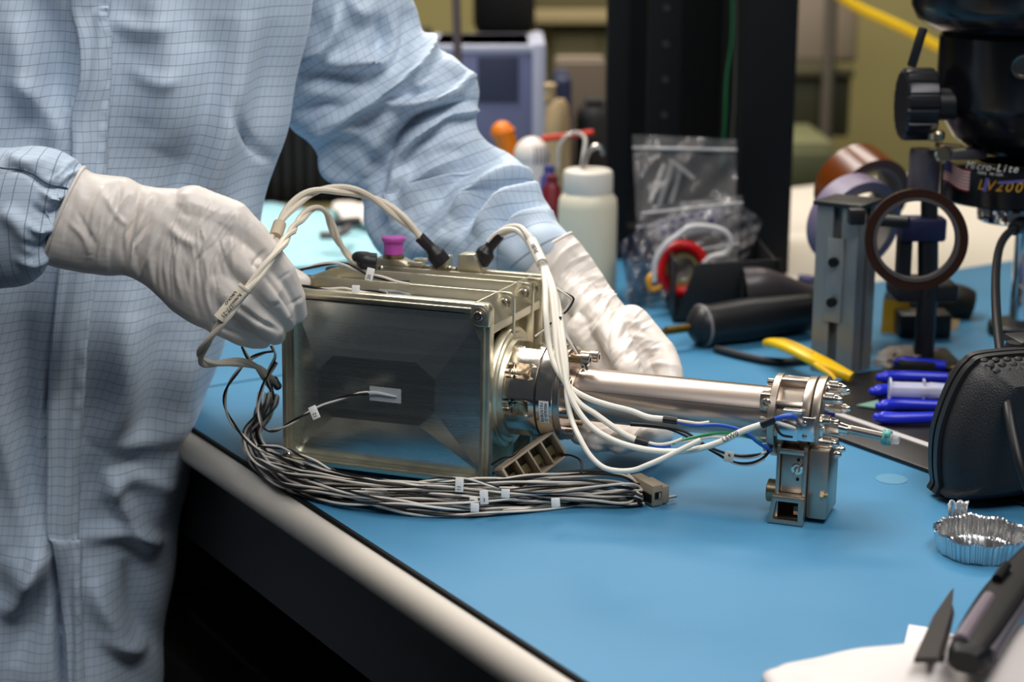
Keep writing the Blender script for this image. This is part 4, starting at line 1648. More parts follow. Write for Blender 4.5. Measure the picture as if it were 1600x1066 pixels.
pl_l = [(113, -60), (114, 0), (116, 20), (125, 60), (124, 120), (116, 180), (115, 235), (108, 300), (92, 420), (82, 520), (78, 600), (76, 660), (78, 740), (77, 830), (84, 850), (97, 920), (106, 990), (110, 1066), (112, 1120)]
pl_r = [(172, -60), (172, 0), (172, 20), (172, 60), (172, 120), (172, 180), (168, 235), (164, 300), (150, 420), (140, 520), (134, 600), (128, 660), (124, 740), (122, 830), (126, 850), (128, 920), (130, 990), (132, 1066), (134, 1120)]
nU = 120
PL = [Vector(torso_surface_at(*p)) for p in pl_l]
PR = [Vector(torso_surface_at(*p)) for p in pl_r]
SL, SR = spline(PL, nU), spline(PR, nU)
nW = 14
gv = np.zeros((nU, nW, 3))
guv = np.zeros((nU, nW, 2))
hh = 0
for i in range(nU):
    if i:
        hh += (SL[i] - SL[i - 1]).length
    for j in range(nW):
        t = j / (nW - 1)
        p = SL[i].lerp(SR[i], t)
        y = -.0065 + .0015 * math.sin(t * 9 + i * .22)
        if t > .8:
            y += .0045 * (t - .8) / .2 + .0012 * math.sin(i * 1.7)
        if j == 0:
            y += .0012
        gv[i, j] = (p.x, p.y + y, p.z)
        guv[i, j] = (t * (SR[i] - SL[i]).length + .002, hh)
Vf, F, UVf = grid_mesh('placket', gv, guv, None, None, wrap=False)
me = np_mesh('placket', Vf, F, UVf)
o = obj('placket', me, smock_m, person, ang=80)
sm = o.modifiers.new('solid', 'SOLIDIFY')
sm.thickness = .0008


# ---- overlocked seam on the near sleeve
def near_vert(V_, px, py):
    P_ = project(V_)
    d_ = np.hypot(P_[:, 0] - px, P_[:, 1] - py)
    c_ = np.argsort(d_)[:12]
    i_ = c_[np.argmin(V_[c_, 1])]
    p_ = atY(px, py, V_[i_, 1] - .0006)
    return p_


b = B()
b.tube([near_vert(right_sleeve, x, y + .8 * math.sin(x * .9)) for x, y in ((-30, 262), (-10, 261), (8, 263), (25, 265), (40, 269), (55, 275), (68, 285), (82, 291), (96, 293), (106, 294))], .0006, 6, 90)
obj('sleeve_seam', b, mat('slate_thread', (58, 72, 92), .7), person)


# ---- gloved hands
def rounded_chain(b, pts, seg=12):
    """pts: (world Vector, radius) spheres swept densely"""
    for (p, r), (q, s_) in zip(pts, pts[1:]):
        n = max(2, int((q - p).length / (min(r, s_) * .35)) + 1)
        for k in range(n + 1):
            t = k / n
            b.sphere(p.lerp(q, t), r + (s_ - r) * t, seg, seg // 2 + 2)


def hand_mesh(loft_st, chains, nsmooth=10, voxel=.0010):
    b = B()
    V, _ = sleeve_grid(loft_st, 60, 40)
    b.loft([[Vector(p) for p in row] for row in V])
    for ch in chains:
        rounded_chain(b, [(atY(x, y, Y), r * .001) for x, y, Y, r in ch])
    me = bpy.data.meshes.new('tmp')
    b.bm.to_mesh(me)
    b.bm.free()
    o = bpy.data.objects.new('tmp', me)
    COL.objects.link(o)
    md = o.modifiers.new('r', 'REMESH')
    md.mode = 'VOXEL'
    md.voxel_size = voxel
    sm_ = o.modifiers.new('s', 'SMOOTH')
    sm_.factor = .5
    sm_.iterations = nsmooth
    dg = bpy.context.evaluated_depsgraph_get()
    out = bpy.data.meshes.new_from_object(o.evaluated_get(dg))
    bpy.data.objects.remove(o)
    return out


def wrinkle(me, S_, noise=.0004):
    n = len(me.vertices)
    V = np.empty(n * 3)
    me.vertices.foreach_get('co', V)
    V = V.reshape(-1, 3)
    N = np.empty(n * 3)
    me.vertex_normals.foreach_get('vector', N)
    N = N.reshape(-1, 3)
    V2, _ = strokes(V, N, S_)
    V2 = V2 + N * (noise * np.sin(V[:, 0] * 330 + 60 * V[:, 2]) * np.sin(V[:, 2] * 290 + V[:, 1] * 200))[:, None]
    me.vertices.foreach_set('co', V2.ravel())
    me.update()
    return me


rh_loft = [((131, 262), (71, 413), 1.168, .62), ((150, 272), (104, 421), 1.168, .62), ((196, 277), (160, 430), 1.168, .6), ((224, 290), (202, 432), 1.168, .58), ((262, 294), (236, 452), 1.168, .53), ((300, 298), (270, 485), 1.168, .49), ((345, 308), (306, 508), 1.168, .45),
           ((380, 326), (338, 520), 1.17, .38), ((398, 345), (362, 522), 1.172, .30)]
rh_ch = [
    [(300, 325, 1.168, 16), (360, 345, 1.168, 15), (396, 372, 1.17, 11.5), (440, 424, 1.176, 9.6), (459, 464, 1.188, 8.6), (464, 490, 1.196, 7.4)],
    [(290, 350, 1.165, 16), (350, 385, 1.163, 14), (385, 418, 1.163, 11.5), (422, 458, 1.168, 10), (440, 484, 1.180, 9), (446, 502, 1.192, 7.8)],
    [(280, 380, 1.165, 16), (335, 430, 1.162, 14), (368, 468, 1.162, 11.5), (402, 497, 1.168, 10), (424, 514, 1.180, 9), (430, 523, 1.192, 7.8)],
    [(270, 420, 1.168, 16), (315, 470, 1.168, 13), (340, 500, 1.170, 10.5), (375, 520, 1.178, 9), (398, 528, 1.188, 8.2), (410, 530, 1.197, 7.2)],
    [(270, 400, 1.19, 16), (340, 410, 1.215, 13), (405, 418, 1.232, 10.5), (440, 430, 1.238, 9), (463, 438, 1.238, 8), (472, 441, 1.237, 6.6)],
]
rh = hand_mesh(rh_loft, rh_ch, 8)
rh_w = [
    ([(392, 408), (408, 424), (428, 446), (447, 474), (456, 496)], 4, -.0032), ([(355, 474), (375, 482), (405, 502), (432, 516)], 4, -.0034), ([(336, 506), (360, 518), (392, 528)], 3.5, -.0024),
    ([(222, 288), (212, 330), (200, 385), (192, 432)], 6, -.0028), ([(236, 294), (222, 340), (206, 400), (205, 435)], 6, .0022), ([(165, 290), (150, 340), (138, 400)], 7, .0020), ([(190, 280), (182, 330), (170, 395)], 5, -.0016), ([(120, 280), (110, 330), (96, 380)], 6, -.0015),
    ([(250, 300), (230, 345), (215, 400), (222, 445)], 5, -.0018), ([(268, 300), (245, 350), (232, 400), (240, 455)], 5, .0016), ([(285, 315), (262, 360), (248, 410), (258, 465)], 5, -.0015), ([(262, 350), (280, 370), (310, 385)], 8, .002),
    ([(340, 385), (325, 420), (322, 460), (335, 500)], 4, .0018), ([(310, 375), (305, 410), (300, 450), (312, 495)], 4, -.0016), ([(355, 370), (345, 410), (335, 440)], 4, -.0014), ([(372, 335), (362, 380), (365, 430)], 4, .0012), ([(388, 345), (378, 390)], 4, -.0012), ([(280, 380), (275, 420), (285, 470)], 4, .0014),
    ([(396, 420), (400, 408), (414, 392)], 4, -.0022), ([(370, 478), (376, 462), (385, 446)], 4, -.002), ([(433, 440), (447, 430), (455, 425)], 3, -.0008), ([(452, 476), (464, 470), (473, 464)], 3, -.0008), ([(425, 480), (438, 474)], 3, -.0007), ([(160, 300), (185, 340), (200, 352)], 5, .0012), ([(105, 345), (130, 370), (140, 400)], 5, .0014), ([(120, 330), (140, 365), (150, 385)], 4, -.0012),
]
rq = random.Random(11)
for _k in range(46):       # fine tension lines across the back of the hand and the wrist
    x = rq.uniform(190, 370)
    y0 = 296 + (x - 190) * .12 + rq.uniform(0, 70)
    ln = rq.uniform(60, 130)
    bend = rq.uniform(10, 26)
    rh_w.append(([(x + 8, y0), (x - bend, y0 + ln * .5), (x - bend * .9 + (x - 250) * .05, y0 + ln)], rq.uniform(1.8, 3.2), rq.choice((-1, 1)) * rq.uniform(.0005, .0011)))
for _k in range(16):
    x = rq.uniform(95, 190)
    y0 = 285 + rq.uniform(0, 60)
    rh_w.append(([(x + 14, y0), (x - 4, y0 + 40), (x - 10, y0 + 80)], rq.uniform(2, 3.5), rq.choice((-1, 1)) * rq.uniform(.0004, .0009)))
rh = wrinkle(rh, rh_w, .0002)
G1 = obj('glove', rh, glove, person, label='white glove gripping the left edge of the box', ang=80)
# rolled cuff edges
def cuff_ring(st, r, parent):
    V, _ = sleeve_grid([st[0], st[1]], 8, 40)
    b = B()
    b.tube([Vector(p) for p in V[0]], r, 8, 90, closed=True)
    return obj('cuff_rim', b, glove, parent)


cuff_ring(rh_loft, .0013, G1)
lh_loft = [((893, 364), (806, 420), 1.352, .62), ((915, 390), (815, 440), 1.348, .6), ((937, 422), (828, 476), 1.342, .5), ((964, 462), (846, 515), 1.33, .42), ((994, 500), (868, 555), 1.315, .34), ((1022, 534), (895, 592), 1.30, .28), ((1046, 560), (925, 615), 1.285, .24), ((1056, 578), (950, 630), 1.275, .22)]
lh_ch = [
    [(985, 510, 1.30, 17), (1030, 555, 1.28, 14), (1046, 582, 1.265, 11), (1050, 640, 1.245, 10), (1035, 676, 1.225, 9), (1008, 684, 1.195, 8.4)],
    [(965, 520, 1.30, 17), (1010, 570, 1.28, 14), (1020, 605, 1.268, 11), (1020, 655, 1.245, 10), (996, 685, 1.22, 9.4), (966, 692, 1.19, 8.6)],
    [(940, 520, 1.30, 17), (980, 580, 1.28, 14), (990, 615, 1.268, 11), (985, 662, 1.245, 10), (958, 686, 1.22, 9.2), (930, 690, 1.19, 8.2)],
    [(915, 520, 1.30, 16), (950, 590, 1.28, 13), (955, 625, 1.268, 10), (948, 660, 1.245, 9), (925, 676, 1.22, 8.4), (905, 680, 1.195, 7.4)],
    [(890, 450, 1.335, 15), (930, 490, 1.305, 14), (958, 522, 1.278, 12.5), (972, 552, 1.25, 11), (985, 578, 1.232, 10), (990, 592, 1.228, 8.5)],
]
lh = hand_mesh(lh_loft, lh_ch)
lh_w = [
    ([(905, 372), (880, 395), (850, 430)], 5, .0016), ([(925, 402), (890, 420), (860, 455)], 5, -.0018), ([(945, 430), (905, 440), (880, 470), (872, 500)], 5, .002), ([(955, 445), (915, 458), (892, 490)], 4, -.0016), ([(965, 462), (930, 465), (900, 500), (890, 540)], 5, .0018),
    ([(975, 480), (955, 500), (945, 540), (948, 575)], 5, -.0028), ([(1000, 505), (975, 505), (960, 530)], 4, .0016), ([(1010, 520), (985, 515), (965, 545)], 4, -.0014), ([(1015, 530), (990, 528), (970, 560)], 4, .0014), ([(1030, 548), (1010, 560), (1000, 580)], 5, -.0024), ([(1050, 570), (1025, 568), (1005, 580)], 4, .0014),
    ([(900, 520), (925, 500), (940, 480)], 5, -.0016), ([(905, 545), (925, 520), (938, 500)], 4, .0012), ([(885, 380), (905, 400), (930, 410)], 6, .0014), ([(915, 430), (930, 440), (950, 438)], 4, -.0012), ([(910, 690), (950, 700), (990, 697)], 4, -.001),
]
for _k in range(30):
    x = rq.uniform(885, 1010)
    y0 = 400 + (x - 885) * .85 + rq.uniform(-25, 40)
    lh_w.append(([(x + 20, y0 - 14), (x - 8, y0 + 2), (x - 28, y0 + 34)], rq.uniform(1.8, 3.2), rq.choice((-1, 1)) * rq.uniform(.0005, .0011)))
for _k in range(12):
    x = rq.uniform(965, 1030)
    y0 = 515 + rq.uniform(0, 45)
    lh_w.append(([(x + 16, y0), (x, y0 + 4), (x - 16, y0 + 22)], rq.uniform(1.8, 3), rq.choice((-1, 1)) * rq.uniform(.0005, .001)))
lh = wrinkle(lh, lh_w, .0002)
G2 = obj('glove', lh, glove, person, label='white glove cradling the steel tube from behind', ang=80)
cuff_ring(lh_loft, .0013, G2)
# ================================================================== things on the right of the bench
def yawM(P, yaw):
    return Matrix.Translation(P) @ Matrix.Rotation(yaw, 4, 'Z')


# ---- black tool board with a white stripe
tb_px = [(1262, 672), (1300, 686), (1458, 743), (1620, 800), (1700, 700), (1640, 590), (1480, 566), (1330, 590), (1268, 628)]
poly = [atz(x, y, 0) for x, y in tb_px]
board = thing('tool_board', 'flat black board with a white stripe, lying under the blue-handled pliers', 'board', atz(1450, 660, 0))
b = B()
b.prism([(p.x, p.y) for p in poly], .0035, Matrix.Translation((0, 0, Z0)), bev=.0008)
obj('board', b, mat('black_board', (25, 22, 24), .38, bump=(200, .1, .0004)), board)
b = B()
q = [atz(x, y, .0035) for x, y in ((1300, 642), (1302, 648), (1560, 738), (1560, 731))]
b.loft([[p for p in q], [p + Vector((0, 0, .0009)) for p in q]])
obj('stripe', b, mat('grey_white_stripe', (190, 184, 182), .5), board)

# ---- black pebbled case (rounded shell with twin ribs)
P = atz(1466, 783, 0)
yw = math.radians(9)
case = thing('equipment_case', 'black pebbled plastic case with twin ribs, standing at the right edge of the mat', 'case', P, yw)
CMx = yawM(P, yw)
base_out = [(.005, .003), (.000, .012), (-.0025, .030), (-.002, .050), (.003, .070), (.010, .087), (.018, .098), (.030, .1035), (.080, .105), (.130, .104), (.150, .098), (.160, .080), (.163, .050), (.160, .015), (.152, .003), (.080, .0025)]
cen = Vector((.08, .052, 0))


def case_ring(y, g):
    q = spline([Vector((x, z, 0)) for x, z in base_out], 96, closed=True)[:96]
    out = []
    for p_ in q:
        d_ = p_ - cen
        k = (d_.length + g) / d_.length
        out.append((cen.x + d_.x * k, y, max(.0008, cen.y + d_.y * k)))
    return out


b = B()
b.loft([case_ring(y, g) for y, g in ((-.030, -.024), (-.0295, -.019), (-.020, -.0075), (-.010, -.0030), (.0, -.0022), (.018, -.0040), (.035, -.0095), (.048, -.016), (.056, -.024), (.058, -.032))], M=CMx)
obj('shell', b, pebble, case)
for y in (.003, .0125):
    b = B()
    b.loft([case_ring(yy, g) for yy, g in ((y - .0036, -.004), (y - .0032, .0006), (y + .0032, .0006), (y + .0036, -.004))], M=CMx)
    obj('rib', b, blackplastic, case)
# moulded grip texture: rows of small raised ovals on the sloping top of the front shell
for r_ in range(3):
    for k in range(15):
        b = B()
        x = .024 + k * .0082
        yy, zz = ((-.0065, .1030), (-.0125, .1012), (-.0180, .0984))[r_]
        b.sphere((0, 0, 0), .0030, 8, 6, (1.0, .75, .35), CMx @ Matrix.Translation((x + .002 * r_, yy, zz)) @ Matrix.Rotation(math.radians(28 + r_ * 8), 4, 'X'))
        obj('grip_dimple', b, pebble, case)
b = B()
b.box((.050, .030, .006), (.085, .030, .1055), CMx, bev=.002)
b.lathe([(0, 0), (.008, 0), (.007, .004), (0, .0045)], 20, CMx @ Matrix.Translation((.060, .022, .103)))
obj('top_button', b, blackplastic, case)
b = B()
b.tube([CMx @ Vector(v) for v in ((.16, -.034, .052), (.10, -.040, .058), (.072, -.042, .066), (.058, -.040, .076), (.060, -.034, .085), (.068, -.026, .086), (.072, -.024, .080))], .0036, 10, 50)
obj('strap_loop', b, blackplastic, case)
b = B()
b.box((.10, .05, .004), (.085, .010, .002), CMx, bev=.001)
obj('base', b, blackmatte, case)

# ---- blue-handled pliers: pivot and jaws are behind the case
bluegrip = mat('blue_dipped_grip', (28, 44, 196), .32, bump=(300, .1, .0005), spec=.6)


def pliers(label, a, c, Pend, spread=1):
    """a, c: pixel lists of the two handle centre lines (left end first) at board height"""
    z = .009
    A_ = [atz(x, y, z) for x, y in a]
    C_ = [atz(x, y, z) for x, y in c]
    t = thing('pliers', label, 'pliers', Vector(((A_[0] + C_[0]) / 2)[:2] + (Z0 + .0035,)), group='blue-handled pliers on the black board')
    for q in (A_, C_):
        b = B()
        b.tube(q, lambda u: .0054 * min(1, .55 + 4 * u) * (1 - .15 * u), 12, 26)
        b.sphere(q[0], .0036, 12, 8)
        obj('handle_grip', b, bluegrip, t)
    piv = (A_[-1] + C_[-1]) / 2 + Vector((.012, .002, 0))
    b = B()
    b.lathe([(0, 0), (.008, 0), (.008, .007), (.006, .008), (0, .008)], 20, Matrix.Translation(piv - Vector((0, 0, .004))))
    for q in (A_, C_):
        b.tube([q[-1], q[-1].lerp(piv, .5), piv], .0034, 8)
    obj('joint', b, steel, t)
    for s in (-1, 1):
        b = B()
        b.tube([piv, piv + Vector((.016, s * .003, 0)), piv + Vector((.034, s * .0012, 0))], lambda u: .0046 - .0032 * u, 8)
        obj('jaw', b, steel, t)
    return t


pliers('pair of blue-handled pliers at the back of the black board', [(1402, 566), (1440, 568), (1478, 572)], [(1374, 590), (1410, 588), (1480, 590)], None)
pliers('pair of blue-handled pliers lying under the clear syringe', [(1364, 612), (1400, 608), (1478, 606)], [(1392, 622), (1430, 618), (1480, 616)], None)
pliers('nearest pair of blue-handled pliers, beside the black case', [(1374, 635), (1410, 632), (1482, 634)], [(1370, 652), (1410, 654), (1482, 652)], None)
# ---- syringe
sy = thing('syringe', 'clear plastic syringe barrel with a round flange lying over the blue pliers', 'syringe', atz(1420, 618, .02))
clearpl = mat('frosted_clear_plastic', (214, 214, 228), .25, alpha=.62, spec=.6)
a, c = atz(1389, 608, .020), atz(1452, 610, .020)
b = B()
d = (c - a).normalized()
b.cyl(a, c, .0062, .0062, 20)
obj('barrel', b, clearpl, sy)
b = B()
b.lathe([(0, 0), (.0095, 0), (.0098, .0008), (.0095, .0016), (0, .0016)], 28, axm(a, d))
obj('flange', b, clearpl, sy)
b = B()
b.box((.018, .008, .002), (0, 0, 0), axm(a.lerp(c, .86), d, PI / 2), bev=.0006)
b.cyl(c, c + d * .012, .0068, .0060, 20)
obj('finger_grip', b, clearpl, sy)
b = B()
b.cyl(c - d * .006, c + d * .008, .0014, seg=10)
obj('needle_hub', b, steel, sy)
# thin teal-handled blade
bl = thing('scalpel', 'thin grey-green pointed blade on the black board left of the pliers', 'blade', atz(1358, 633, .0035))
q = [atz(1338, 635, .0045), atz(1372, 627, .0045), atz(1374, 640, .0045)]
b = B()
b.loft([q, [p + Vector((0, 0, .0012)) for p in q]])
obj('blade', b, mat('grey_green_blade', (116, 150, 132), .4), bl)
b = B()
b.tube([atz(1371, 634, .006), atz(1390, 636, .006), atz(1420, 637, .006)], .0030, 8)
obj('grip', b, bluegrip, bl)

# ---- yellow curved pry tool
yt = thing('pry_tool', 'curved yellow plastic tool leaning on the black tool board', 'tool', atz(1290, 590, 0))
yel = mat('yellow_plastic', (232, 186, 20), .35)
pts = toworld([(1206, 537, 1.52), (1215, 536, 1.50), (1240, 545, 1.475), (1270, 560, 1.455), (1300, 575, 1.445), (1330, 590, 1.435)])
b = B()
for k, (wd, ht) in enumerate(((.0095, .0042),)):
    Q = spline(pts, 26)
    fr = frames(Q)
    rings = []
    for i, p in enumerate(Q):
        T, N_, Bn = fr[i]
        u = i / 25
        w0 = wd * (1.0 if u < .75 else 1 - (u - .75) * 2.2) * (.6 if i == 0 else 1)
        rings.append([p + N_ * (y * ht / .5) + Bn * (x * w0 / .5) for x, y in rrect(1, 1, .3, 3)])
    b.loft(rings)
obj('blade', b, yel, yt)
rigid_tube('prong', toworld([(1268, 563, 1.45), (1280, 574, 1.44), (1296, 585, 1.435), (1304, 594, 1.432)]), .0025, yel, yt, 8)
b = B()
p = [Vector(q_) + Vector((0, -.0005, .0038)) for q_ in pts[1:4]]
b.tube(p, .0011, 6)
obj('embossed_line', b, mat('dark_mustard', (120, 92, 20), .5), yt)

# ---- extrusion stand with tape rolls
EP = atz(1322, 590, 0)
ey_ = math.radians(36)
stand = thing('tape_stand', 'grey slotted aluminium post on the blue mat carrying the tape rolls', 'stand', EP, ey_)


def tslot(n):
    h = n / 2
    g, d1, w1 = n * .105, n * .10, n * .19
    q = [(h, -h), (h, -g), (h - d1, -g), (h - d1, -w1), (h - d1 * 2.4, -w1 * .9), (h - d1 * 2.4, w1 * .9), (h - d1, w1), (h - d1, g), (h, g)]
    out = []
    for k in range(4):
        a = PI / 2 * k
        out += [(x * math.cos(a) - y * math.sin(a), x * math.sin(a) + y * math.cos(a)) for x, y in q]
    return out


EM = yawM(EP + Vector((.0, .028, 0)), math.radians(54))
hpost = .150
b = B()
b.prism(tslot(.040), hpost, EM, bev=.0003, seg=1)
obj('slotted_post', b, extrusion, stand)
b = B()
b.box((.046, .046, .004), (0, 0, hpost + .002), EM, bev=.0008)
obj('end_cap', b, blackplastic, stand)
fx = -.020
b = B()
b.box((.002, .016, .075), (fx - .001, 0, .085), EM, bev=.0005)
plate = obj('slot_plate', b, extrusion, stand)
for hz in (.066, .102):
    b = B()
    b.cyl(EM @ Vector((fx - .002, 0, hz)), EM @ Vector((fx - .007, 0, hz)), .0042, seg=18)
    obj('bolt', b, blackmatte, plate)
b = B()
b.cyl(EM @ Vector((0, 0, hpost - .012)), EM @ Vector((0, 0, hpost - .012)) + Vector((.048, -.025, .0)), .0055, seg=16)
b.cyl(EM @ Vector((0, 0, hpost - .008)), atY(1336, 345, 1.66), .0055, seg=16)
obj('spindle', b, blackplastic, stand)


def roll(name, label, c, axis, R, ri, wdt, m, core):
    t = thing(name, label, 'tape', c)
    M = axm(c, axis)
    b = B()
    b.lathe([(ri + .003, -wdt / 2), (R, -wdt / 2), (R + .0003, 0), (R, wdt / 2), (ri + .003, wdt / 2), (ri + .003, -wdt / 2)], 64, M)
    obj('tape', b, m, t)
    b = B()
    b.lathe([(ri, -wdt / 2 - .0008), (ri + .003, -wdt / 2 - .0008), (ri + .003, wdt / 2 + .0008), (ri, wdt / 2 + .0008), (ri, -wdt / 2 - .0008)], 64, M)
    obj('core', b, core, t)
    return t


graycore = mat('grey_card_core', (120, 112, 108), .7)
amber = mat('amber_film', (100, 46, 5), .24, spec=.5, coat=0.0, var=.15, vscale=60, stretch=(1, 1, 1))
lilac = mat('lilac_tape', (116, 102, 126), .42)
darkroll = mat('dark_amber_roll', (44, 24, 16), .3, var=.2, vscale=200)
ax1 = Vector((.50, -.80, -.14)).normalized()
roll('amber_tape_roll', 'wide glossy amber tape roll at the top of the slotted post', atY(1346, 298, 1.655), Vector((.35, -.86, -.28)), .0415, .030, .038, amber, graycore)
roll('lilac_tape_roll', 'dull lilac tape roll hanging on the left of the slotted post', atY(1334, 348, 1.585), Vector((.42, -.86, -.2)), .0445, .0345, .024, lilac, graycore)
roll('dark_tape_roll', 'dark brown tape ring facing the viewer, right of the slotted post', atY(1431, 374, 1.43), Vector((-.14, -.97, .1)), .0425, .0325, .013, darkroll, mat('dark_grey_core', (66, 62, 62), .5))
b = B()
b.box((.014, .012, .014), tuple(atY(1338, 338, 1.46)), bev=.002)
obj('tape_cutter', b, blackplastic, stand)

# ---- stereo microscope hanging in from the top right
mx_ = atY(1588, 290, 1.52)
mic = thing('microscope', 'black microscope with a fluted focus knob and ring lamp at the top right', 'microscope', mx_)


def mz(py, Y=1.52):
    return atY(1588, py, Y).z


k_ = mpp(mx_)
b = B()
MC = Matrix.Translation((mx_.x, mx_.y, 0))
b.lathe([(0, mz(236)), (.040, mz(236)), (.058, mz(214)), (.0735, mz(168)), (.0745, mz(160)), (.0745, mz(56)), (.072, mz(50)), (0, mz(50))], 64, MC)
obj('objective_body', b, blackgloss, mic)
b = B()
hr = .092
b.lathe([(0, mz(58)), (.050, mz(56)), (.080, mz(46)), (.094, mz(30)), (.100, mz(8)), (.1005, mz(-60)), (.06, mz(-110)), (0, mz(-110))], 64, MC)
hd = obj('head', b, blackgloss, mic)
b = B()
q0 = atY(1440, 52, 1.475)
b.box((.008, .004, .034), (0, 0, -.012), Matrix.Translation(q0) @ Matrix.Rotation(math.radians(14), 4, 'Y'), bev=.0015)
obj('lever', b, blackplastic, mic)
b = B()
pcap = Vector((mx_.x - .0745 * math.sin(.30), mx_.y - .0745 * math.cos(.30), mz(92)))
dn = Vector((-math.sin(.30), -math.cos(.30), 0))
b.lathe([(.0065, 0), (.0105, 0), (.0105, .003), (.0095, .004), (.0075, .0036), (.0070, .002), (0, .0015)], 32, axm(pcap - dn * .001, dn))
obj('screw_cap', b, mat('dull_nickel', (120, 116, 112), .3, 1), mic)
# fluted knob on the left
kc = atY(1431, 163, 1.50)
b = B()
rings = []
for x, g in ((0, -.0035), (.002, -.0006), (.006, 0), (.026, 0), (.0275, -.002)):
    ring = []
    for i in range(144):
        a = 2 * PI * i / 144
        fl = ((i % 9) / 9)
        r = .0315 + g - (.0016 if fl < .22 else 0)
        ring.append((kc.x - .013 + x, kc.y + r * math.cos(a), kc.z + r * math.sin(a)))
    rings.append(ring)
b.loft(rings)
obj('focus_knob', b, mat('anodised_black', (40, 40, 44), .3, .5), mic, ang=25)
b = B()
b.cyl((kc.x + .012, kc.y, kc.z), (mx_.x - .06, kc.y, kc.z), .014, seg=24)
obj('knob_shaft', b, blackplastic, mic)
# ring lamp
rl = B()
zt_, zb_ = mz(252), mz(311)
rr = .0665
rl.lathe([(.034, zb_), (rr - .002, zb_), (rr, zb_ + .002), (rr, zt_ - .002), (rr - .003, zt_), (.034, zt_), (.034, zb_)], 80, MC)
ring_lamp = obj('ring_lamp', rl, blackgloss, mic, label='black ring lamp lettered Micro-Lite LV2000 with a flag decal')
b = B()
b.lathe([(0, mz(345)), (.030, mz(345)), (.0325, mz(342)), (.0325, mz(318)), (.031, mz(314)), (0, mz(314))], 48, MC)
obj('chrome_lens_rim', b, chrome, mic)


def on_ring(x_off, z, r=rr + .0002):
    """matrix on the lamp's outer wall, x_off = arc length to the right of the point facing the viewer"""
    base = math.atan2(CAM.y - mx_.y, CAM.x - mx_.x)
    a = base + x_off / rr
    n = Vector((math.cos(a), math.sin(a), 0))
    t = Vector((-n.y, n.x, 0))
    M = Matrix.Identity(4)
    for i, v_ in enumerate((t, Vector((0, 0, 1)), n)):
        for j in range(3):
            M[j][i] = v_[j]
    M.translation = Vector((mx_.x, mx_.y, z)) + n * r
    return M


def ring_text(txt, x0, z, size, adv, m, shear=.25):
    b = B()
    for i, chh_ in enumerate(txt):
        if chh_ != ' ':
            b.text(chh_, size, on_ring(x0 + i * adv, z), shear=shear)
    return obj('lettering', b, m, ring_lamp)


def arc_at(px):
    zc_ = (zt_ + zb_) / 2
    best = min((abs(project(np.array([list(on_ring(a_, zc_).translation)]))[0, 0] - px), a_) for a_ in np.linspace(-1.4 * rr, 1.4 * rr, 500))
    return best[1]


ring_text('Micro-Lite', arc_at(1512), mz(265, 1.455), .0092, .0046, mat('white_print', (214, 212, 204), .5))
ring_text('MADE IN USA', arc_at(1528), mz(275, 1.455), .0032, .0020, mat('white_print', (214, 212, 204), .5), 0)
ring_text('LV2000', arc_at(1532), mz(294, 1.455), .0125, .0080, mat('gold_print', (190, 140, 30), .5))
b = B()
b.box((.030, .0022, .0002), (0, 0, 0), on_ring(arc_at(1588), mz(284, 1.455)) @ Matrix.Rotation(.12, 4, 'Z'))
b.box((.0035, .012, .0002), (0, 0, 0), on_ring(arc_at(1540), mz(293, 1.455)) @ Matrix.Rotation(-.2, 4, 'Z'))
obj('swoosh', b, mat('violet_print', (88, 84, 150), .5), ring_lamp)
# flag decal: stripes and canton
fl0, fl1 = arc_at(1474), arc_at(1514)
fz0, fz1 = mz(303, 1.465), mz(262, 1.465)
fh = (fz1 - fz0) * .82


def ring_patch(b, a0, a1, zfun0, zfun1, r):
    n = 8
    for i in range(n):
        u0, u1 = i / n, (i + 1) / n
        q = []
        for u, zf_ in ((u0, zfun0), (u1, zfun0), (u1, zfun1), (u0, zfun1)):
            M = on_ring(a0 + (a1 - a0) * u, zf_(u), r)
            q.append(M.translation.copy())
        b.faces(q, [(0, 1, 2, 3)])


wave = lambda u: .0012 * math.sin(u * 6) - .004 * u
bw, br, bb_ = B(), B(), B()
for i in range(13):
    z_a = lambda u, i=i: fz0 + .004 + wave(u) + fh * i / 13
    z_b = lambda u, i=i: fz0 + .004 + wave(u) + fh * (i + 1) / 13
    ring_patch(br if i % 2 == 0 else bw, fl0, fl1, z_a, z_b, rr + .0002)
ring_patch(bb_, fl0, fl0 + (fl1 - fl0) * .42, lambda u: fz0 + .004 + wave(u * .42) + fh * 6 / 13, lambda u: fz0 + .004 + wave(u * .42) + fh + .0002, rr + .0004)
obj('flag_white', bw, mat('flag_white', (226, 210, 204), .5), ring_lamp)
obj('flag_red', br, mat('flag_red', (160, 48, 52), .5), ring_lamp)
obj('flag_blue', bb_, mat('flag_blue', (40, 44, 110), .5), ring_lamp)
# lamp mount, screws, rod
mc_ = atY(1444, 265, 1.50)
b = B()
MM = Matrix.Translation((mc_.x, mc_.y, 0))
b.lathe([(0, mz(304, 1.5)), (.0125, mz(304, 1.5)), (.0135, mz(300, 1.5)), (.0135, mz(238, 1.5)), (.0125, mz(232, 1.5)), (0, mz(231, 1.5))], 32, MM)
b.box((.05, .012, .010), (mc_.x + .028, mc_.y, mz(240, 1.5)), bev=.002)
obj('lamp_mount', b, mat('dark_grey_casting', (92, 86, 92), .45, .4), mic)
for px, py, d_ in ((1463, 213, (0, 0, 1)), (1472, 241, (0, -1, .1))):
    b = B()
    p = atY(px, py, 1.475)
    b.lathe([(0, -.004), (.0055, -.004), (.0072, -.002), (.0072, .003), (.0055, .005), (0, .005)], 20, axm(p, d_))
    obj('thumb_screw', b, mat('pale_brass', (206, 190, 160), .25, 1), mic)
b = B()
b.cyl(atY(1462, 226, 1.475), atY(1503, 230, 1.475), .0022, seg=10)
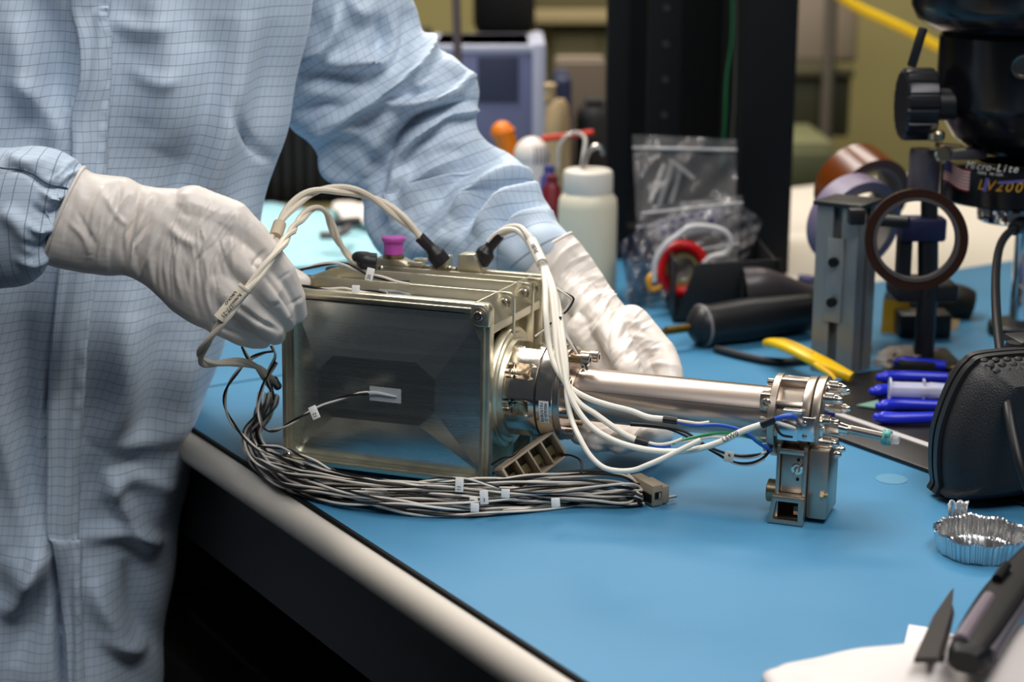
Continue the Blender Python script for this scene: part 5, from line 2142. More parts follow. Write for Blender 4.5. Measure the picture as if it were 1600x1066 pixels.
b.cyl(atY(1488, 236, 1.465), atY(1508, 233, 1.465), .0026, seg=10)
obj('clamp_rod', b, brass, mic)
b = B()
b.cyl(atY(1452, 300, 1.50), atY(1452, 345, 1.50), .0075, seg=20)
b.cyl(atY(1450, 372, 1.50), atY(1450, 445, 1.50), .0090, seg=20)
obj('support_rod', b, blackplastic, mic)
b = B()
b.box((.040, .022, .021), tuple(atY(1440, 357, 1.50)), bev=.003)
obj('clamp_block', b, mat('navy_plastic', (22, 24, 58), .45), mic)
b = B()
b.box((.012, .016, .036), tuple(atY(1412, 400, 1.50)), bev=.002)
b.box((.055, .05, .016), tuple(atY(1440, 450, 1.52)), bev=.003)
obj('stage_block', b, blackplastic, mic)
b = B()
pbase = atz(1448, 505, 0)
b.cyl((atY(1450, 445, 1.50)), (atY(1450, 445, 1.50).x, atY(1450, 445, 1.50).y, Z0), .009, seg=20)
b.box((.055, .055, .012), (atY(1450, 445, 1.50).x, 1.50, Z0 + .006), bev=.002)
obj('stand_foot', b, blackplastic, mic)
# chrome post at the far right
cp = thing('chrome_post', 'bright chrome post at the right edge behind the black case', 'post', atz(1592, 520, 0))
p = atz(1592, 522, 0)
b = B()
b.cyl((p.x, p.y, Z0 + .008), (p.x, p.y, Z0 + .50), .0105, seg=28)
obj('post', b, chrome, cp)
b = B()
b.cyl((p.x, p.y, Z0), (p.x, p.y, Z0 + .012), .030, seg=32, bev=.002)
obj('base', b, blackplastic, cp)
# cable of the lamp
lc = cable_thing('lamp_cable', 'black cable hanging down from the ring lamp past the black case', at=atY(1590, 360, 1.45))
b = B()
b.tube(toworld([(1600, 352, 1.47), (1588, 356, 1.46), (1572, 368, 1.44), (1561, 390, 1.41), (1556, 430, 1.36), (1557, 490, 1.28), (1564, 560, 1.20), (1572, 620, 1.13), (1584, 685, 1.10), (1600, 745, 1.085), (1622, 800, 1.085)]), .0036, 12, 80)
obj('cord', b, blackplastic, lc)
b = B()
b.cyl(atY(1604, 350, 1.475), atY(1584, 358, 1.455), .0070, .0058, 18)
obj('strain_relief', b, blackplastic, lc)

# ---- black tool wrapped in yellow film, behind the dark ring
wt_ = thing('film_wrapped_tool', 'black rounded tool partly wrapped in yellow film behind the dark tape ring', 'tool', atz(1450, 520, 0))
b = B()
Q = toworld([(1385, 478, 1.70), (1420, 480, 1.70), (1460, 480, 1.70), (1490, 474, 1.70), (1514, 480, 1.70)])
b.tube(Q, lambda u: .022 - .010 * abs(u - .6), 18, 24)
obj('body', b, mat('black_rubbery', (34, 30, 22), .5), wt_)
b = B()
q = toworld([(1380, 468, 1.64), (1420, 470, 1.63), (1424, 528, 1.62), (1376, 520, 1.63)])
b.loft([q, [p_ + Vector((0, -.0008, 0)) for p_ in q]])
q = toworld([(1424, 486, 1.65), (1500, 500, 1.65), (1494, 520, 1.64), (1424, 524, 1.63)])
b.loft([q, [p_ + Vector((0, -.0008, 0)) for p_ in q]])
obj('yellow_film', b, mat('yellow_film', (176, 136, 24), .25, alpha=.85), wt_)
b = B()
p = atz(1440, 524, 0)
b.box((.05, .03, .024), (p.x, p.y, Z0 + .012), bev=.003)
obj('foot_block', b, blackplastic, wt_)
# crumpled clear bag and pink wad on the board
cb = thing('crumpled_bag', 'small crumpled clear bag lying behind the blue pliers', 'bag', atz(1412, 572, 0))
b = B()
rg = random.Random(5)
p = atz(1415, 572, 0)
tbm = bmesh.new()
bmesh.ops.create_icosphere(tbm, subdivisions=3, radius=1)
for v_ in tbm.verts:
    k = .75 + .5 * rg.random()
    v_.co = Vector((v_.co.x * .026 * k, v_.co.y * .018 * k, max(-.2, v_.co.z) * .013 * k + .003))
b.take(tbm, Matrix.Translation(p))
obj('bag', b, mat('crumpled_clear_film', (196, 180, 164), .2, alpha=.45), cb, ang=10)
b = B()
tbm = bmesh.new()
bmesh.ops.create_icosphere(tbm, subdivisions=2, radius=1)
for v_ in tbm.verts:
    k = .8 + .4 * rg.random()
    v_.co = Vector((v_.co.x * .013 * k, v_.co.y * .010 * k, max(-.6, v_.co.z) * .008 * k + .005))
p = atz(1458, 566, 0)
b.take(tbm, Matrix.Translation(p))
o = obj('foam_wad', b, mat('dusky_pink_foam', (130, 84, 106), .8), ang=20)
tag(o, 'dusky pink foam wad beside the crumpled clear bag', 'foam')

# ---- foil weighing dish
dp = atz(1530, 862, 0)
dish = thing('foil_dish', 'small crimped aluminium foil dish with a tab on the blue mat', 'dish', dp)
b = B()
rings = []
n = 216
prof_d = [(.0, .0012, 0), (.012, .0010, .02), (.0245, .0008, .1), (.0260, .0016, .8), (.0268, .0080, 1.3), (.0278, .0142, 1.4), (.0288, .0150, 1.2), (.0290, .0143, 1.2)]
for r, z, am in prof_d:
    ring = []
    for i in range(n):
        a = 2 * PI * i / n
        q = r + am * (.0006 * (1 if (i % 4) < 2 else -1) + .0004 * math.sin(a * 17) + .0005 * math.sin(a * 5))
        ring.append((dp.x + q * math.cos(a), dp.y + q * math.sin(a), Z0 + z + am * .0006 * math.sin(a * 9)))
    rings.append(ring)
inner = rings
outer = [[(dp.x + (p[0] - dp.x) * 1.012, dp.y + (p[1] - dp.y) * 1.012, p[2] - .0007) for p in r_] for r_ in reversed(rings[1:-1])]
b.loft(inner + outer, cap=True)
obj('bowl', b, aluminium, dish, ang=25)
b = B()
rows = []
for i, (z, yy, wd) in enumerate(((.0120, .0272, .0055), (.0150, .0285, .0058), (.0190, .0288, .0062), (.0230, .0284, .0068), (.0246, .0270, .0066))):
    rows.append([Vector((dp.x - .008 + x * wd, dp.y + yy + .0008 * math.cos(x * 9), Z0 + z + .0008 * math.sin(x * 7))) for x in np.linspace(-1, 1, 13)])
grid = np.array([[list(p) for p in r_] for r_ in rows])
Vg, Fg, Ug = grid_mesh('tab', grid, np.zeros(grid.shape[:2] + (2,)), None, None, wrap=False)
me = np_mesh('tab', Vg, Fg)
o = obj('tab', me, aluminium, dish)
sm = o.modifiers.new('t', 'SOLIDIFY')
sm.thickness = .0003

# ---- white wipes and black tools at the near right corner
def sheet(name, outline_px, z0, amp, seed, m, label=None, cat=None, parent=None, thick=.0012, res=60):
    rg_ = random.Random(seed)
    P = [atz(x, y, 0) for x, y in outline_px]
    xs_ = [p.x for p in P]
    ys_ = [p.y for p in P]
    # radial grid from the centroid
    c = Vector((sum(xs_) / len(xs_), sum(ys_) / len(ys_), 0))
    Pl = spline([Vector((p.x, p.y, 0)) for p in P], res * 2, closed=True)
    Pl = Pl[:res * 2]
    nr = 16
    ph_ = [rg_.random() * 6.3 for _ in range(8)]
    fq = [rg_.uniform(25, 75) for _ in range(8)]
    an = [rg_.random() * 6.3 for _ in range(8)]
    tbm_ = bmesh.new()

    def hgt_(x, y, u):
        s_ = 0
        for k in range(8):
            s_ += math.sin((x * math.cos(an[k]) + y * math.sin(an[k])) * fq[k] + ph_[k]) / 8
        return z0 + amp * (abs(s_) * 2.2 + .15) * min(1, (1.02 - u) * 6 + .25)
    cv = tbm_.verts.new((c.x, c.y, Z0 + hgt_(c.x, c.y, 0)))
    rings_ = []
    for i in range(1, nr + 1):
        u = i / nr
        rings_.append([tbm_.verts.new((c.x + (p.x - c.x) * u, c.y + (p.y - c.y) * u, Z0 + hgt_(c.x + (p.x - c.x) * u, c.y + (p.y - c.y) * u, u))) for p in Pl])
    mm = len(Pl)
    for k in range(mm):
        tbm_.faces.new((cv, rings_[0][k], rings_[0][(k + 1) % mm]))
    for A, C in zip(rings_, rings_[1:]):
        for k in range(mm):
            tbm_.faces.new((A[k], C[k], C[(k + 1) % mm], A[(k + 1) % mm]))
    bmesh.ops.recalc_face_normals(tbm_, faces=tbm_.faces)
    b_ = B()
    b_.take(tbm_)
    o_ = obj(name, b_, m, parent, ang=70)
    sm_ = o_.modifiers.new('t', 'SOLIDIFY')
    sm_.thickness = thick
    if label:
        tag(o_, label, cat)
    return o_


sheet('white_wipe', [(1195, 1082), (1215, 1052), (1262, 1043), (1330, 1036), (1400, 1042), (1462, 1040), (1530, 1022), (1580, 1000), (1660, 985), (1720, 1060), (1600, 1180), (1300, 1190)], .003, .0105, 4, paperwhite,
      'crumpled white wipe at the bottom right corner under the black tools', 'wipe')
q = [atz(x, y, z) for x, y, z in ((1403, 1052, .002), (1420, 980, .004), (1452, 985, .006), (1508, 1000, .006), (1540, 1040, .004), (1470, 1062, .003))]
b = B()
b.loft([q, [p_ + Vector((0, 0, .0015)) for p_ in q]])
o = obj('folded_card', b, mat('white_card', (236, 228, 226), .7))
tag(o, 'folded white card under the black pointed tool', 'card')
kn = thing('pointed_tool', 'flat black pointed tool lying on the folded white card', 'tool', atz(1460, 990, .01))
q = [atz(x, y, z) for x, y, z in ((1428, 1036, .020), (1464, 1036, .020), (1486, 962, .020), (1490, 926, .018), (1484, 932, .018), (1458, 970, .020))]
b = B()
b.loft([q, [p_ + Vector((0, 0, .003)) for p_ in q]])
obj('blade', b, mat('black_coated_blade', (34, 27, 26), .45), kn)
q = [atz(x, y, z) for x, y, z in ((1468, 1030, .016), (1476, 1030, .016), (1491, 962, .016), (1488, 950, .016))]
b = B()
b.loft([q, [p_ + Vector((0, 0, .002)) for p_ in q]])
obj('lower_arm', b, mat('black_coated_blade', (34, 27, 26), .45), kn)
uk = thing('utility_knife', 'thick black-handled knife with grey grip panels at the bottom right edge', 'knife', atz(1550, 985, .01))
ax_pts = [atz(1508, 1036, .024), atz(1530, 1000, .026), atz(1562, 950, .027), atz(1590, 912, .027), atz(1625, 870, .027)]
b = B()
Q = spline(ax_pts, 24)
fr = frames(Q)
rings = []
for i, p_ in enumerate(Q):
    T, N_, Bn = fr[i]
    u = i / 23
    wd = .0100 + .003 * math.sin(u * 3) - (.003 if i == 0 else 0)
    ht = .008 - (.002 if i == 0 else 0)
    rings.append([p_ + N_ * (y * 2 * ht) + Bn * (x * 2 * wd) for x, y in rrect(1, 1, .28, 4)])
b.loft(rings)
obj('handle', b, mat('black_grip', (18, 16, 18), .5, spec=.3), uk)
b = B()
Q2 = [p_ + UP * .0072 - RT * .0050 for p_ in Q[2:12]]
b.tube(Q2, lambda u: .0046 - .001 * u, 10, smooth=False)
obj('grip_panel', b, mat('grey_grip', (116, 104, 112), .45), uk)
b = B()
Q2 = [p_ + UP * .0015 + RT * .0110 for p_ in Q[1:20]]
b.tube(Q2, lambda u: .0050, 10, smooth=False)
obj('grip_panel', b, mat('grey_grip_dark', (82, 76, 82), .45), uk)
b = B()
b.tube([Q[14] + UP * .010 - RT * .006, Q[17] + UP * .011 - RT * .006], .0030, 8, smooth=False)
obj('slider', b, blackmatte, uk)

# ================================================================== behind the instrument
# ---- squeeze bottle with hooked tube
bp_ = atz(917, 462, 0)
bot = thing('wash_bottle', 'translucent white plastic bottle with a hooked metal tube behind the gloved hand', 'bottle', bp_)
s_ = mpp(bp_ + Vector((0, 0, .06)))
hz_ = lambda py: atY(917, py, bp_.y).z
R0 = 46 * s_
milky = mat('milky_plastic', (216, 208, 184), .38, sss=.3)
b = B()
b.lathe([(0, Z0 + .001), (R0 * .93, Z0 + .001), (R0, Z0 + .006), (R0, hz_(322)), (R0 * .97, hz_(310)), (R0 * .86, hz_(303)), (R0 * .8, hz_(300)), (R0 * .8, hz_(293)), (0, hz_(293))], 48, Matrix.Translation((bp_.x, bp_.y, 0)))
obj('bottle_body', b, milky, bot)
b = B()
ring = []
rings = []
for z, g in ((hz_(302), -.0006), (hz_(300), 0), (hz_(272), 0), (hz_(267), -.001), (hz_(265), -.003)):
    rings.append([(bp_.x + (R0 * .84 + g - (.0005 if i % 3 == 0 else 0)) * math.cos(2 * PI * i / 90), bp_.y + (R0 * .84 + g - (.0005 if i % 3 == 0 else 0)) * math.sin(2 * PI * i / 90), z) for i in range(90)])
b.loft(rings)
obj('screw_cap', b, mat('milky_cap', (216, 208, 196), .45, sss=.2), bot)
clt = mat('clear_tubing', (188, 184, 176), .12, alpha=.7, spec=.8)
rigid_tube('hooked_tube', toworld([(912, 268, bp_.y), (914, 250, bp_.y), (921, 236, bp_.y), (932, 228, bp_.y), (941, 232, bp_.y), (943, 243, bp_.y)]), .0028, steel, bot, 10)
rigid_tube('wire_loop', toworld([(872, 262, bp_.y + .05), (872, 235, bp_.y + .05), (882, 215, bp_.y + .05), (900, 207, bp_.y + .05), (914, 216, bp_.y + .03), (912, 240, bp_.y + .01), (908, 268, bp_.y)]), .0022, clt, bot, 10)
rs = thing('red_stirrer', 'thin red plastic rod lying behind the bottle', 'rod', atY(890, 212, 1.95))
rigid_tube('rod', toworld([(846, 217, 1.95), (880, 213, 1.95), (927, 207, 1.95)]), .0035, mat('red_plastic', (196, 44, 16), .5, spec=.3), rs, 8)

# ---- orange handle and white round cap beside it
oh = thing('orange_handled_tool', 'tool with a rounded orange handle pointing up behind the sleeve', 'tool', atz(800, 395, 0))
b = B()
Yo = 2.02
b.tube(toworld([(812, 330, Yo), (805, 275, Yo), (795, 235, Yo), (788, 214, Yo), (785, 203, Yo)]), lambda u: .0085 + .0065 * u - (.004 if u > .97 else 0), 14, 24)
b.sphere(atY(785, 207, Yo), .0135, 16, 12)
obj('handle', b, mat('orange_plastic', (226, 120, 10), .4), oh)
b = B()
b.cyl(atY(812, 330, Yo), (atY(815, 395, Yo).x, Yo, Z0), .004, seg=10)
obj('shaft', b, steel, oh)
wc = thing('white_dispenser', 'small round white ribbed dispenser next to the orange handle', 'dispenser', atz(832, 385, 0))
Pw = atY(831, 243, 1.95)
b = B()
b.sphere(Pw, .0205, 28, 18, (1, 1, 1.05))
b.cyl((Pw.x, Pw.y, Z0), (Pw.x, Pw.y, Pw.z - .006), .018, .0195, 28)
obj('body', b, mat('glossy_white', (224, 214, 204), .3), wc)
for k in range(5):
    b = B()
    a = math.radians(-80 + k * 14)
    b.tube([Pw + Vector((.0208 * math.cos(a) * c_, .0208 * math.sin(a) * c_, z_)) for c_, z_ in ((.82, .012), (1.0, .003), (.97, -.007))], .0012, 6)
    obj('rib', b, mat('grey_rib', (120, 116, 120), .5), wc)
for px, py, m_, lab, nm in ((862, 300, mat('maroon_plastic', (110, 24, 34), .4), 'small maroon bottle half hidden left of the wash bottle', 'small_bottle'), (858, 284, mat('indigo_plastic', (70, 70, 130), .4), 'small indigo-capped vial left of the wash bottle', 'vial')):
    p = atY(px, py, 1.90 if nm == 'vial' else 1.86)
    b = B()
    b.lathe([(0, Z0), (.009, Z0), (.010, Z0 + .004), (.010, p.z + .004), (.006, p.z + .010), (.0065, p.z + .018), (0, p.z + .018)], 20, Matrix.Translation((p.x, p.y, 0)))
    o = obj(nm, b, m_)
    tag(o, lab, 'bottle')

# ---- blue-grey bench instrument with a vent grille
Yi = 2.32
pa_, pb2 = atY(676, 330, Yi), atY(852, 70, Yi)
ins = thing('bench_meter', 'blue-grey bench instrument box with a square dotted vent behind the raised arm', 'instrument', (pa_.x + .07, Yi, Z0))
gry = mat('blue_grey_enclosure', (108, 112, 146), .5)
xl_, xr2 = pa_.x, atY(833, 200, Yi).x
ztop = pb2.z
b = B()
b.box((xr2 - xl_, .20, ztop - Z0 - .012), ((xl_ + xr2) / 2, Yi + .10, (ztop + Z0 + .012) / 2), bev=.006)
obj('cabinet', b, gry, ins)
b = B()
x2 = atY(851, 200, Yi).x
b.box((x2 - xr2 + .003, .215, ztop - Z0 - .004), ((xr2 + x2) / 2, Yi + .10, (ztop + Z0 + .010) / 2), bev=.006)
obj('side_bezel', b, mat('pale_grey_bezel', (176, 178, 196), .45), ins)
b = B()
b.box((xr2 - xl_ + .01, .205, .012), ((xl_ + xr2) / 2, Yi + .10, ztop - .006), bev=.004)
obj('top_cover', b, mat('pale_grey_bezel', (176, 178, 196), .45), ins)
g0, g1 = atY(746, 88, Yi), atY(810, 160, Yi)
b = B()
b.box((g1.x - g0.x, .003, g0.z - g1.z), ((g0.x + g1.x) / 2, Yi - .0005, (g0.z + g1.z) / 2), bev=.001)
gr = obj('vent_panel', b, mat('dark_blue_grey', (74, 78, 106), .5), ins)
b = B()
for i in range(11):
    for j in range(12):
        b.box((.0030, .001, .0030), (g0.x + (g1.x - g0.x) * (i + .5) / 11, Yi - .0024, g1.z + (g0.z - g1.z) * (j + .5) / 12))
o = obj('vent_holes', b, mat('vent_dark', (40, 42, 60), .6), gr)
o['kind'] = 'stuff'
for sx in (xl_ + .02, xr2 - .02):
    for sy_ in (.03, .17):
        b = B()
        b.cyl((sx, Yi + sy_, Z0), (sx, Yi + sy_, Z0 + .013), .008, seg=14)
        obj('foot', b, blackplastic, ins)
# ---- beige bottle, dark blue cup, grey carton
bb2 = thing('beige_spray_bottle', 'beige plastic bottle with a narrow neck beside the blue-grey instrument', 'bottle', atz(868, 350, 0))
p = atz(870, 352, 0)
zf2 = lambda py: atY(870, py, p.y).z
b = B()
b.lathe([(0, Z0), (.017, Z0), (.018, Z0 + .005), (.016, zf2(200)), (.014, zf2(165)), (.009, zf2(155)), (0, zf2(154))], 28, Matrix.Translation((p.x, p.y, 0)))
obj('bottle_body', b, mat('beige_plastic', (186, 158, 116), .5), bb2)
b = B()
b.lathe([(0, zf2(156)), (.008, zf2(156)), (.007, zf2(140)), (.009, zf2(132)), (0, zf2(128))], 20, Matrix.Translation((p.x - .010, p.y, 0)))
obj('neck', b, mat('beige_plastic', (186, 158, 116), .5), bb2)
for nm, lab, cat_, px0, px1, py0, py1, Y, m_, bev_ in (
        ('navy_canister', 'dark navy canister behind the beige bottle', 'canister', 862, 892, 120, 330, 2.42, mat('navy_canister', (44, 52, 84), .5), .01),
        ('grey_carton', 'brownish grey carton at the back between the instrument and the black rack', 'box', 868, 944, 96, 320, 2.62, mat('grey_carton', (122, 108, 92), .7), .004),
        ('dark_bag', 'dark rounded pouch in front of the grey carton', 'pouch', 902, 956, 162, 325, 2.45, mat('dark_pouch', (36, 34, 36), .7), .025)):
    a, c = atY(px0, py0, Y), atY(px1, py1, Y)
    b = B()
    b.box((c.x - a.x, .08, a.z - Z0), ((a.x + c.x) / 2, Y + .04, (a.z + Z0) / 2), bev=bev_, seg=4)
    t = thing(nm, lab, cat_, ((a.x + c.x) / 2, Y + .04, Z0))
    obj('body', b, m_, t)
    b = B()
    b.box((c.x - a.x - bev_, .06, .006), ((a.x + c.x) / 2, Y + .04, a.z + .001), bev=.002)
    obj('lid', b, m_, t)
# ---- black ribbed drawer cabinet seen under the arm
Yc = 2.34
a, c = atY(372, 60, Yc), atY(666, 340, Yc)
dc = thing('ribbed_cabinet', 'very dark ribbed cabinet standing behind the person under the raised arm', 'cabinet', ((a.x + c.x) / 2, Yc, Z0))
dkb = mat('dark_brown_black', (34, 27, 24), .55)
b = B()
b.box((c.x - a.x, .20, a.z - Z0), ((a.x + c.x) / 2, Yc + .12, (a.z + Z0) / 2), bev=.003)
obj('carcass', b, dkb, dc)
nrib = 15
for k in range(nrib):
    b = B()
    x = a.x + (c.x - a.x) * (k + .5) / nrib
    b.box(((c.x - a.x) / nrib * .62, .012, a.z - Z0 - .01), (x, Yc + .015, (a.z + Z0) / 2), bev=.003)
    obj('rib', b, dkb, dc)
# ---- pale cyan cloth and what lies on it
sheet('blue_cloth', [(395, 330), (470, 330), (560, 338), (612, 372), (632, 402), (560, 408), (500, 418), (440, 422), (395, 412)], .002, .010, 8, mat('pale_cyan_cloth', (160, 206, 214), .8, bump=(120, .3, .001)),
      'pale cyan cloth spread on the bench behind the arched cable', 'cloth', thick=.0015)
sheet('paper_wipe', [(520, 338), (560, 336), (600, 372), (618, 398), (598, 402), (570, 372), (535, 360)], .014, .008, 9, mat('offwhite_tissue', (228, 216, 206), .85), 'off-white tissue on the pale cyan cloth', 'tissue')
tz_ = thing('small_pliers', 'small dark tool with grey handles on the pale cyan cloth', 'tool', atz(535, 360, .02))
rigid_tube('handle', [atz(522, 350, .03), atz(540, 348, .03), atz(562, 346, .03)], .006, blackplastic, tz_, 8)
rigid_tube('handle', [atz(500, 368, .03), atz(528, 366, .03), atz(545, 356, .03)], .005, mat('grey_handle', (90, 84, 84), .5), tz_, 8)

# ---- tall black rack
Yr = 1.98
rack = thing('equipment_rack', 'tall black metal rack with perforated uprights at the back of the bench', 'rack', (atY(1095, 440, Yr).x, Yr, Z0))
rb = mat('black_rack_paint', (13, 13, 15), .6, spec=.25)
hp = Z0 + .62


def upright(px0, px1, Y, dep, nm='upright', m_=rb):
    a, c = atY(px0, 220, Y), atY(px1, 220, Y)
    b = B()
    b.box((c.x - a.x, dep, hp - Z0), ((a.x + c.x) / 2, Y + dep / 2, (hp + Z0) / 2), bev=.0015)
    o_ = obj(nm, b, m_, rack)
    return o_, a, c


u1, a, c = upright(948, 982, Yr, .04)
u2, a2, c2 = upright(1012, 1062, Yr - .01, .03)
u3, a3, c3 = upright(1158, 1240, Yr - .08, .20)
upright(975, 1165, Yr + .16, .01, 'back_panel', blackmatte)
for o_, a_, c_, dx in ((u2, a2, c2, .2), (u2, a2, c2, .8)):
    pass
for k in range(14):
    b = B()
    z = Z0 + .05 + k * .04
    b.cyl(((a2.x + c2.x) / 2, Yr - .0095, z), ((a2.x + c2.x) / 2, Yr - .0118, z), .0042, seg=12)
    obj('hole', b, mat('hole_rim', (34, 34, 38), .5), u2)
for z in (Z0 + .02, hp - .03):
    b = B()
    b.box((c3.x - a.x, .03, .03), ((a.x + c3.x) / 2, Yr + .03, z), bev=.002)
    obj('cross_bar', b, rb, rack)
rigid_tube('green_wire', toworld([(1146, -40, Yr - .02), (1144, 60, Yr - .02), (1136, 120, Yr - .02), (1133, 190, Yr - .02), (1128, 260, Yr - .01)]), .0022, mat('green_insulation', (24, 92, 50), .5), rack, 8)
rigid_tube('grey_wire', toworld([(1152, -40, Yr - .02), (1150, 70, Yr - .02), (1148, 160, Yr - .02), (1144, 220, Yr - .02)]), .0016, mat('grey_insulation', (96, 90, 80), .5), rack, 8)

# ---- black bin with zip bags and a red wire roll
Pb = atz(1120, 505, 0)
binn = thing('parts_bin', 'open black plastic bin holding clear zip bags in front of the rack', 'bin', Pb)
bz = lambda py, Y=Pb.y: atY(1120, py, Y).z
xa2, xb2 = atY(1052, 480, Pb.y).x, atY(1212, 480, Pb.y).x
b = B()
bw_ = .0025
b.prism([(xa2, Z0), (xb2, Z0), (xb2 + .004, bz(405)), (xa2 + .022, bz(412))], bw_, Matrix.Translation((0, Pb.y, 0)) @ XZ, bev=.0006)
for xx_ in (xa2 + .001, xb2 - .001):
    b.prism([(Pb.y, Z0), (Pb.y + .13, Z0), (Pb.y + .13, Z0 + .06), (Pb.y, bz(408))], bw_, Matrix(((0, 0, 1, xx_ - bw_ / 2), (1, 0, 0, 0), (0, 1, 0, 0), (0, 0, 0, 1))), bev=.0006)
b.box((xb2 - xa2, .13, bw_), ((xa2 + xb2) / 2, Pb.y + .065, Z0 + bw_ / 2))
b.box((xb2 - xa2, bw_, .06), ((xa2 + xb2) / 2, Pb.y + .13, Z0 + .03))
obj('bin_body', b, mat('black_bin', (12, 12, 13), .5), binn)
bagfilm = mat('bag_film', (136, 133, 132), .14, alpha=.36, spec=1.0, bump=(50, .8, .004))
bagdark = mat('bag_contents', (52, 54, 70), .5)


def zip_bag(name, label, corners, Y, seed, band=True, m_=None, lean=.05):
    t = thing(name, label, 'bag', atz((corners[2][0] + corners[3][0]) / 2, 470, 0))
    rg_ = random.Random(seed)
    tl, tr, br_, bl_ = corners
    n1, n2 = 26, 26
    g = np.zeros((n1, n2, 3))
    ph_ = [rg_.random() * 6 for _ in range(6)]
    for i in range(n1):
        for j in range(n2):
            u, v_ = i / (n1 - 1), j / (n2 - 1)
            px = (tl[0] * (1 - v_) + tr[0] * v_) * (1 - u) + (bl_[0] * (1 - v_) + br_[0] * v_) * u
            py = (tl[1] * (1 - v_) + tr[1] * v_) * (1 - u) + (bl_[1] * (1 - v_) + br_[1] * v_) * u
            y = Y + lean * (1 - u) + .005 * math.sin(u * 9 + v_ * 5 + ph_[0]) + .004 * math.sin(v_ * 14 - u * 6 + ph_[1]) + .003 * math.sin(u * 23 + v_ * 17 + ph_[2])
            g[i, j] = tuple(atY(px, py, y))
    Vg, Fg, _ = grid_mesh('bag', g, np.zeros((n1, n2, 2)), None, None, wrap=False)
    o_ = obj('film', np_mesh('film', Vg, Fg), m_ or bagfilm, t, ang=60)
    if band:
        for u in (.10, .56):
            i = int(u * (n1 - 1))
            b_ = B()
            b_.tube([Vector(p_) + Vector((0, -.002, 0)) for p_ in g[i]], .0016, 6, smooth=False)
            obj('zip_seal', b_, mat('zip_strip', (170, 168, 168), .3), t)
    return t


zip_bag('zip_bag', 'tall clear zip bag standing up in the black bin', [(988, 210), (1150, 218), (1150, 420), (1000, 470)], 1.80, 1)
zip_bag('zip_bag', 'smaller clear zip bag with a white band, in front of the tall one', [(1004, 322), (1160, 306), (1150, 440), (975, 470)], 1.745, 2, lean=.03)
zip_bag('zip_bag', 'crinkled clear bag sticking out at the right of the black bin', [(1130, 300), (1192, 345), (1160, 420), (1110, 420)], 1.775, 3, band=False, lean=.02)
zip_bag('zip_bag', 'dark crinkled bag leaning out at the left of the black bin', [(968, 380), (1010, 350), (1045, 470), (985, 480)], 1.735, 5, band=False, lean=.02, m_=mat('dark_bag_film', (66, 66, 80), .15, alpha=.75, spec=.9, bump=(50, .8, .004)))
# contents
dt = thing('desiccant_packet', 'blue-printed packet inside the clear zip bag', 'packet', atY(1080, 380, 1.80))
q = toworld([(1020, 348, 1.80), (1130, 320, 1.80), (1134, 356, 1.79), (1026, 376, 1.79)])
b = B()
b.loft([q, [p_ + Vector((0, -.003, 0)) for p_ in q]])
obj('packet', b, mat('pale_packet', (122, 120, 132), .6), dt)
b = B()
for i in range(6):
    for row in range(2):
        p0_ = atY(1036 + i * 15, 350 + row * 13 - i * 3.6, 1.788)
        b.box((.006, .0006, .005), tuple(p0_))
obj('blue_print', b, mat('blue_print', (34, 44, 128), .5), dt)
st_ = thing('plastic_straws', 'bundle of thin clear plastic tubes inside the tall zip bag', 'tubes', atY(1040, 290, 1.84))
for k, (x0_, y0_, x1_, y1_) in enumerate(((1038, 255, 1015, 318), (1050, 252, 1030, 320), (1064, 262, 1048, 318), (1046, 250, 1085, 280))):
    rigid_tube('tube', toworld([(x0_, y0_, 1.87), ((x0_ + x1_) / 2 + 1, (y0_ + y1_) / 2, 1.865), (x1_, y1_, 1.855)]), .0022, mat('clear_straw', (176, 176, 176), .15, alpha=.6), st_, 8)
rw = thing('red_wire_roll', 'small roll of red wire with white tubing in the left of the black bin', 'wire roll', atY(1066, 425, 1.725))
b = B()
b.torus(atY(1066, 420, 1.725), Vector((.2, -1, .15)), .0235, .0058, 40, 12)
obj('red_coil', b, mat('red_insulation', (186, 16, 24), .35), rw)
b = B()
b.lathe([(.012, -.004), (.0185, -.004), (.0185, .004), (.012, .004), (.012, -.004)], 32, axm(atY(1066, 420, 1.73), Vector((.2, -1, .15))))
obj('spool', b, mat('pale_olive_spool', (116, 104, 66), .5), rw)
rigid_tube('white_tubing', toworld([(1022, 440, 1.71), (1024, 410, 1.71), (1038, 385, 1.71), (1062, 366, 1.71), (1078, 355, 1.71), (1105, 354, 1.71), (1132, 362, 1.71), (1142, 378, 1.71), (1134, 396, 1.71), (1112, 402, 1.71), (1100, 412, 1.71)]), .0030, mat('white_tubing', (206, 202, 200), .3, alpha=.85), rw, 10)
rigid_tube('orange_wire', toworld([(1024, 424, 1.715), (1014, 436, 1.71), (1018, 452, 1.71), (1034, 448, 1.71)]), .0030, mat('orange_wire', (206, 140, 30), .4), rw, 8)

# ---- black powered screwdriver lying behind the tube
sd2 = thing('power_screwdriver', 'black powered screwdriver lying on the mat with its tip pointing left', 'screwdriver', atz(1140, 545, 0))
a, c = atY(1092, 510, 1.575), atY(1262, 486, 1.63)
d = (c - a).normalized()
MD = axm(a, d)
b = B()
b.lathe([(0, -.012), (.006, -.011), (.0150, -.004), (.0190, 0), (.0200, .004), (.0190, .014), (.0205, .05), (.0185, .09), (.0165, .125), (0, .128)], 36, MD)
obj('body', b, mat('black_soft_grip', (22, 22, 24), .4), sd2)
b = B()
b.torus(a + d * .003, d, .0192, .0016, 36, 8)
obj('nose_ring', b, mat('grey_ring', (120, 112, 112), .4), sd2)
b = B()
b.cyl(a - d * .036, a - d * .010, .0040, seg=14)
b.cyl(a - d * .050, a - d * .034, .0026, seg=6)
obj('bit', b, mat('dark_brass', (120, 96, 44), .35, 1), sd2)
b = B()
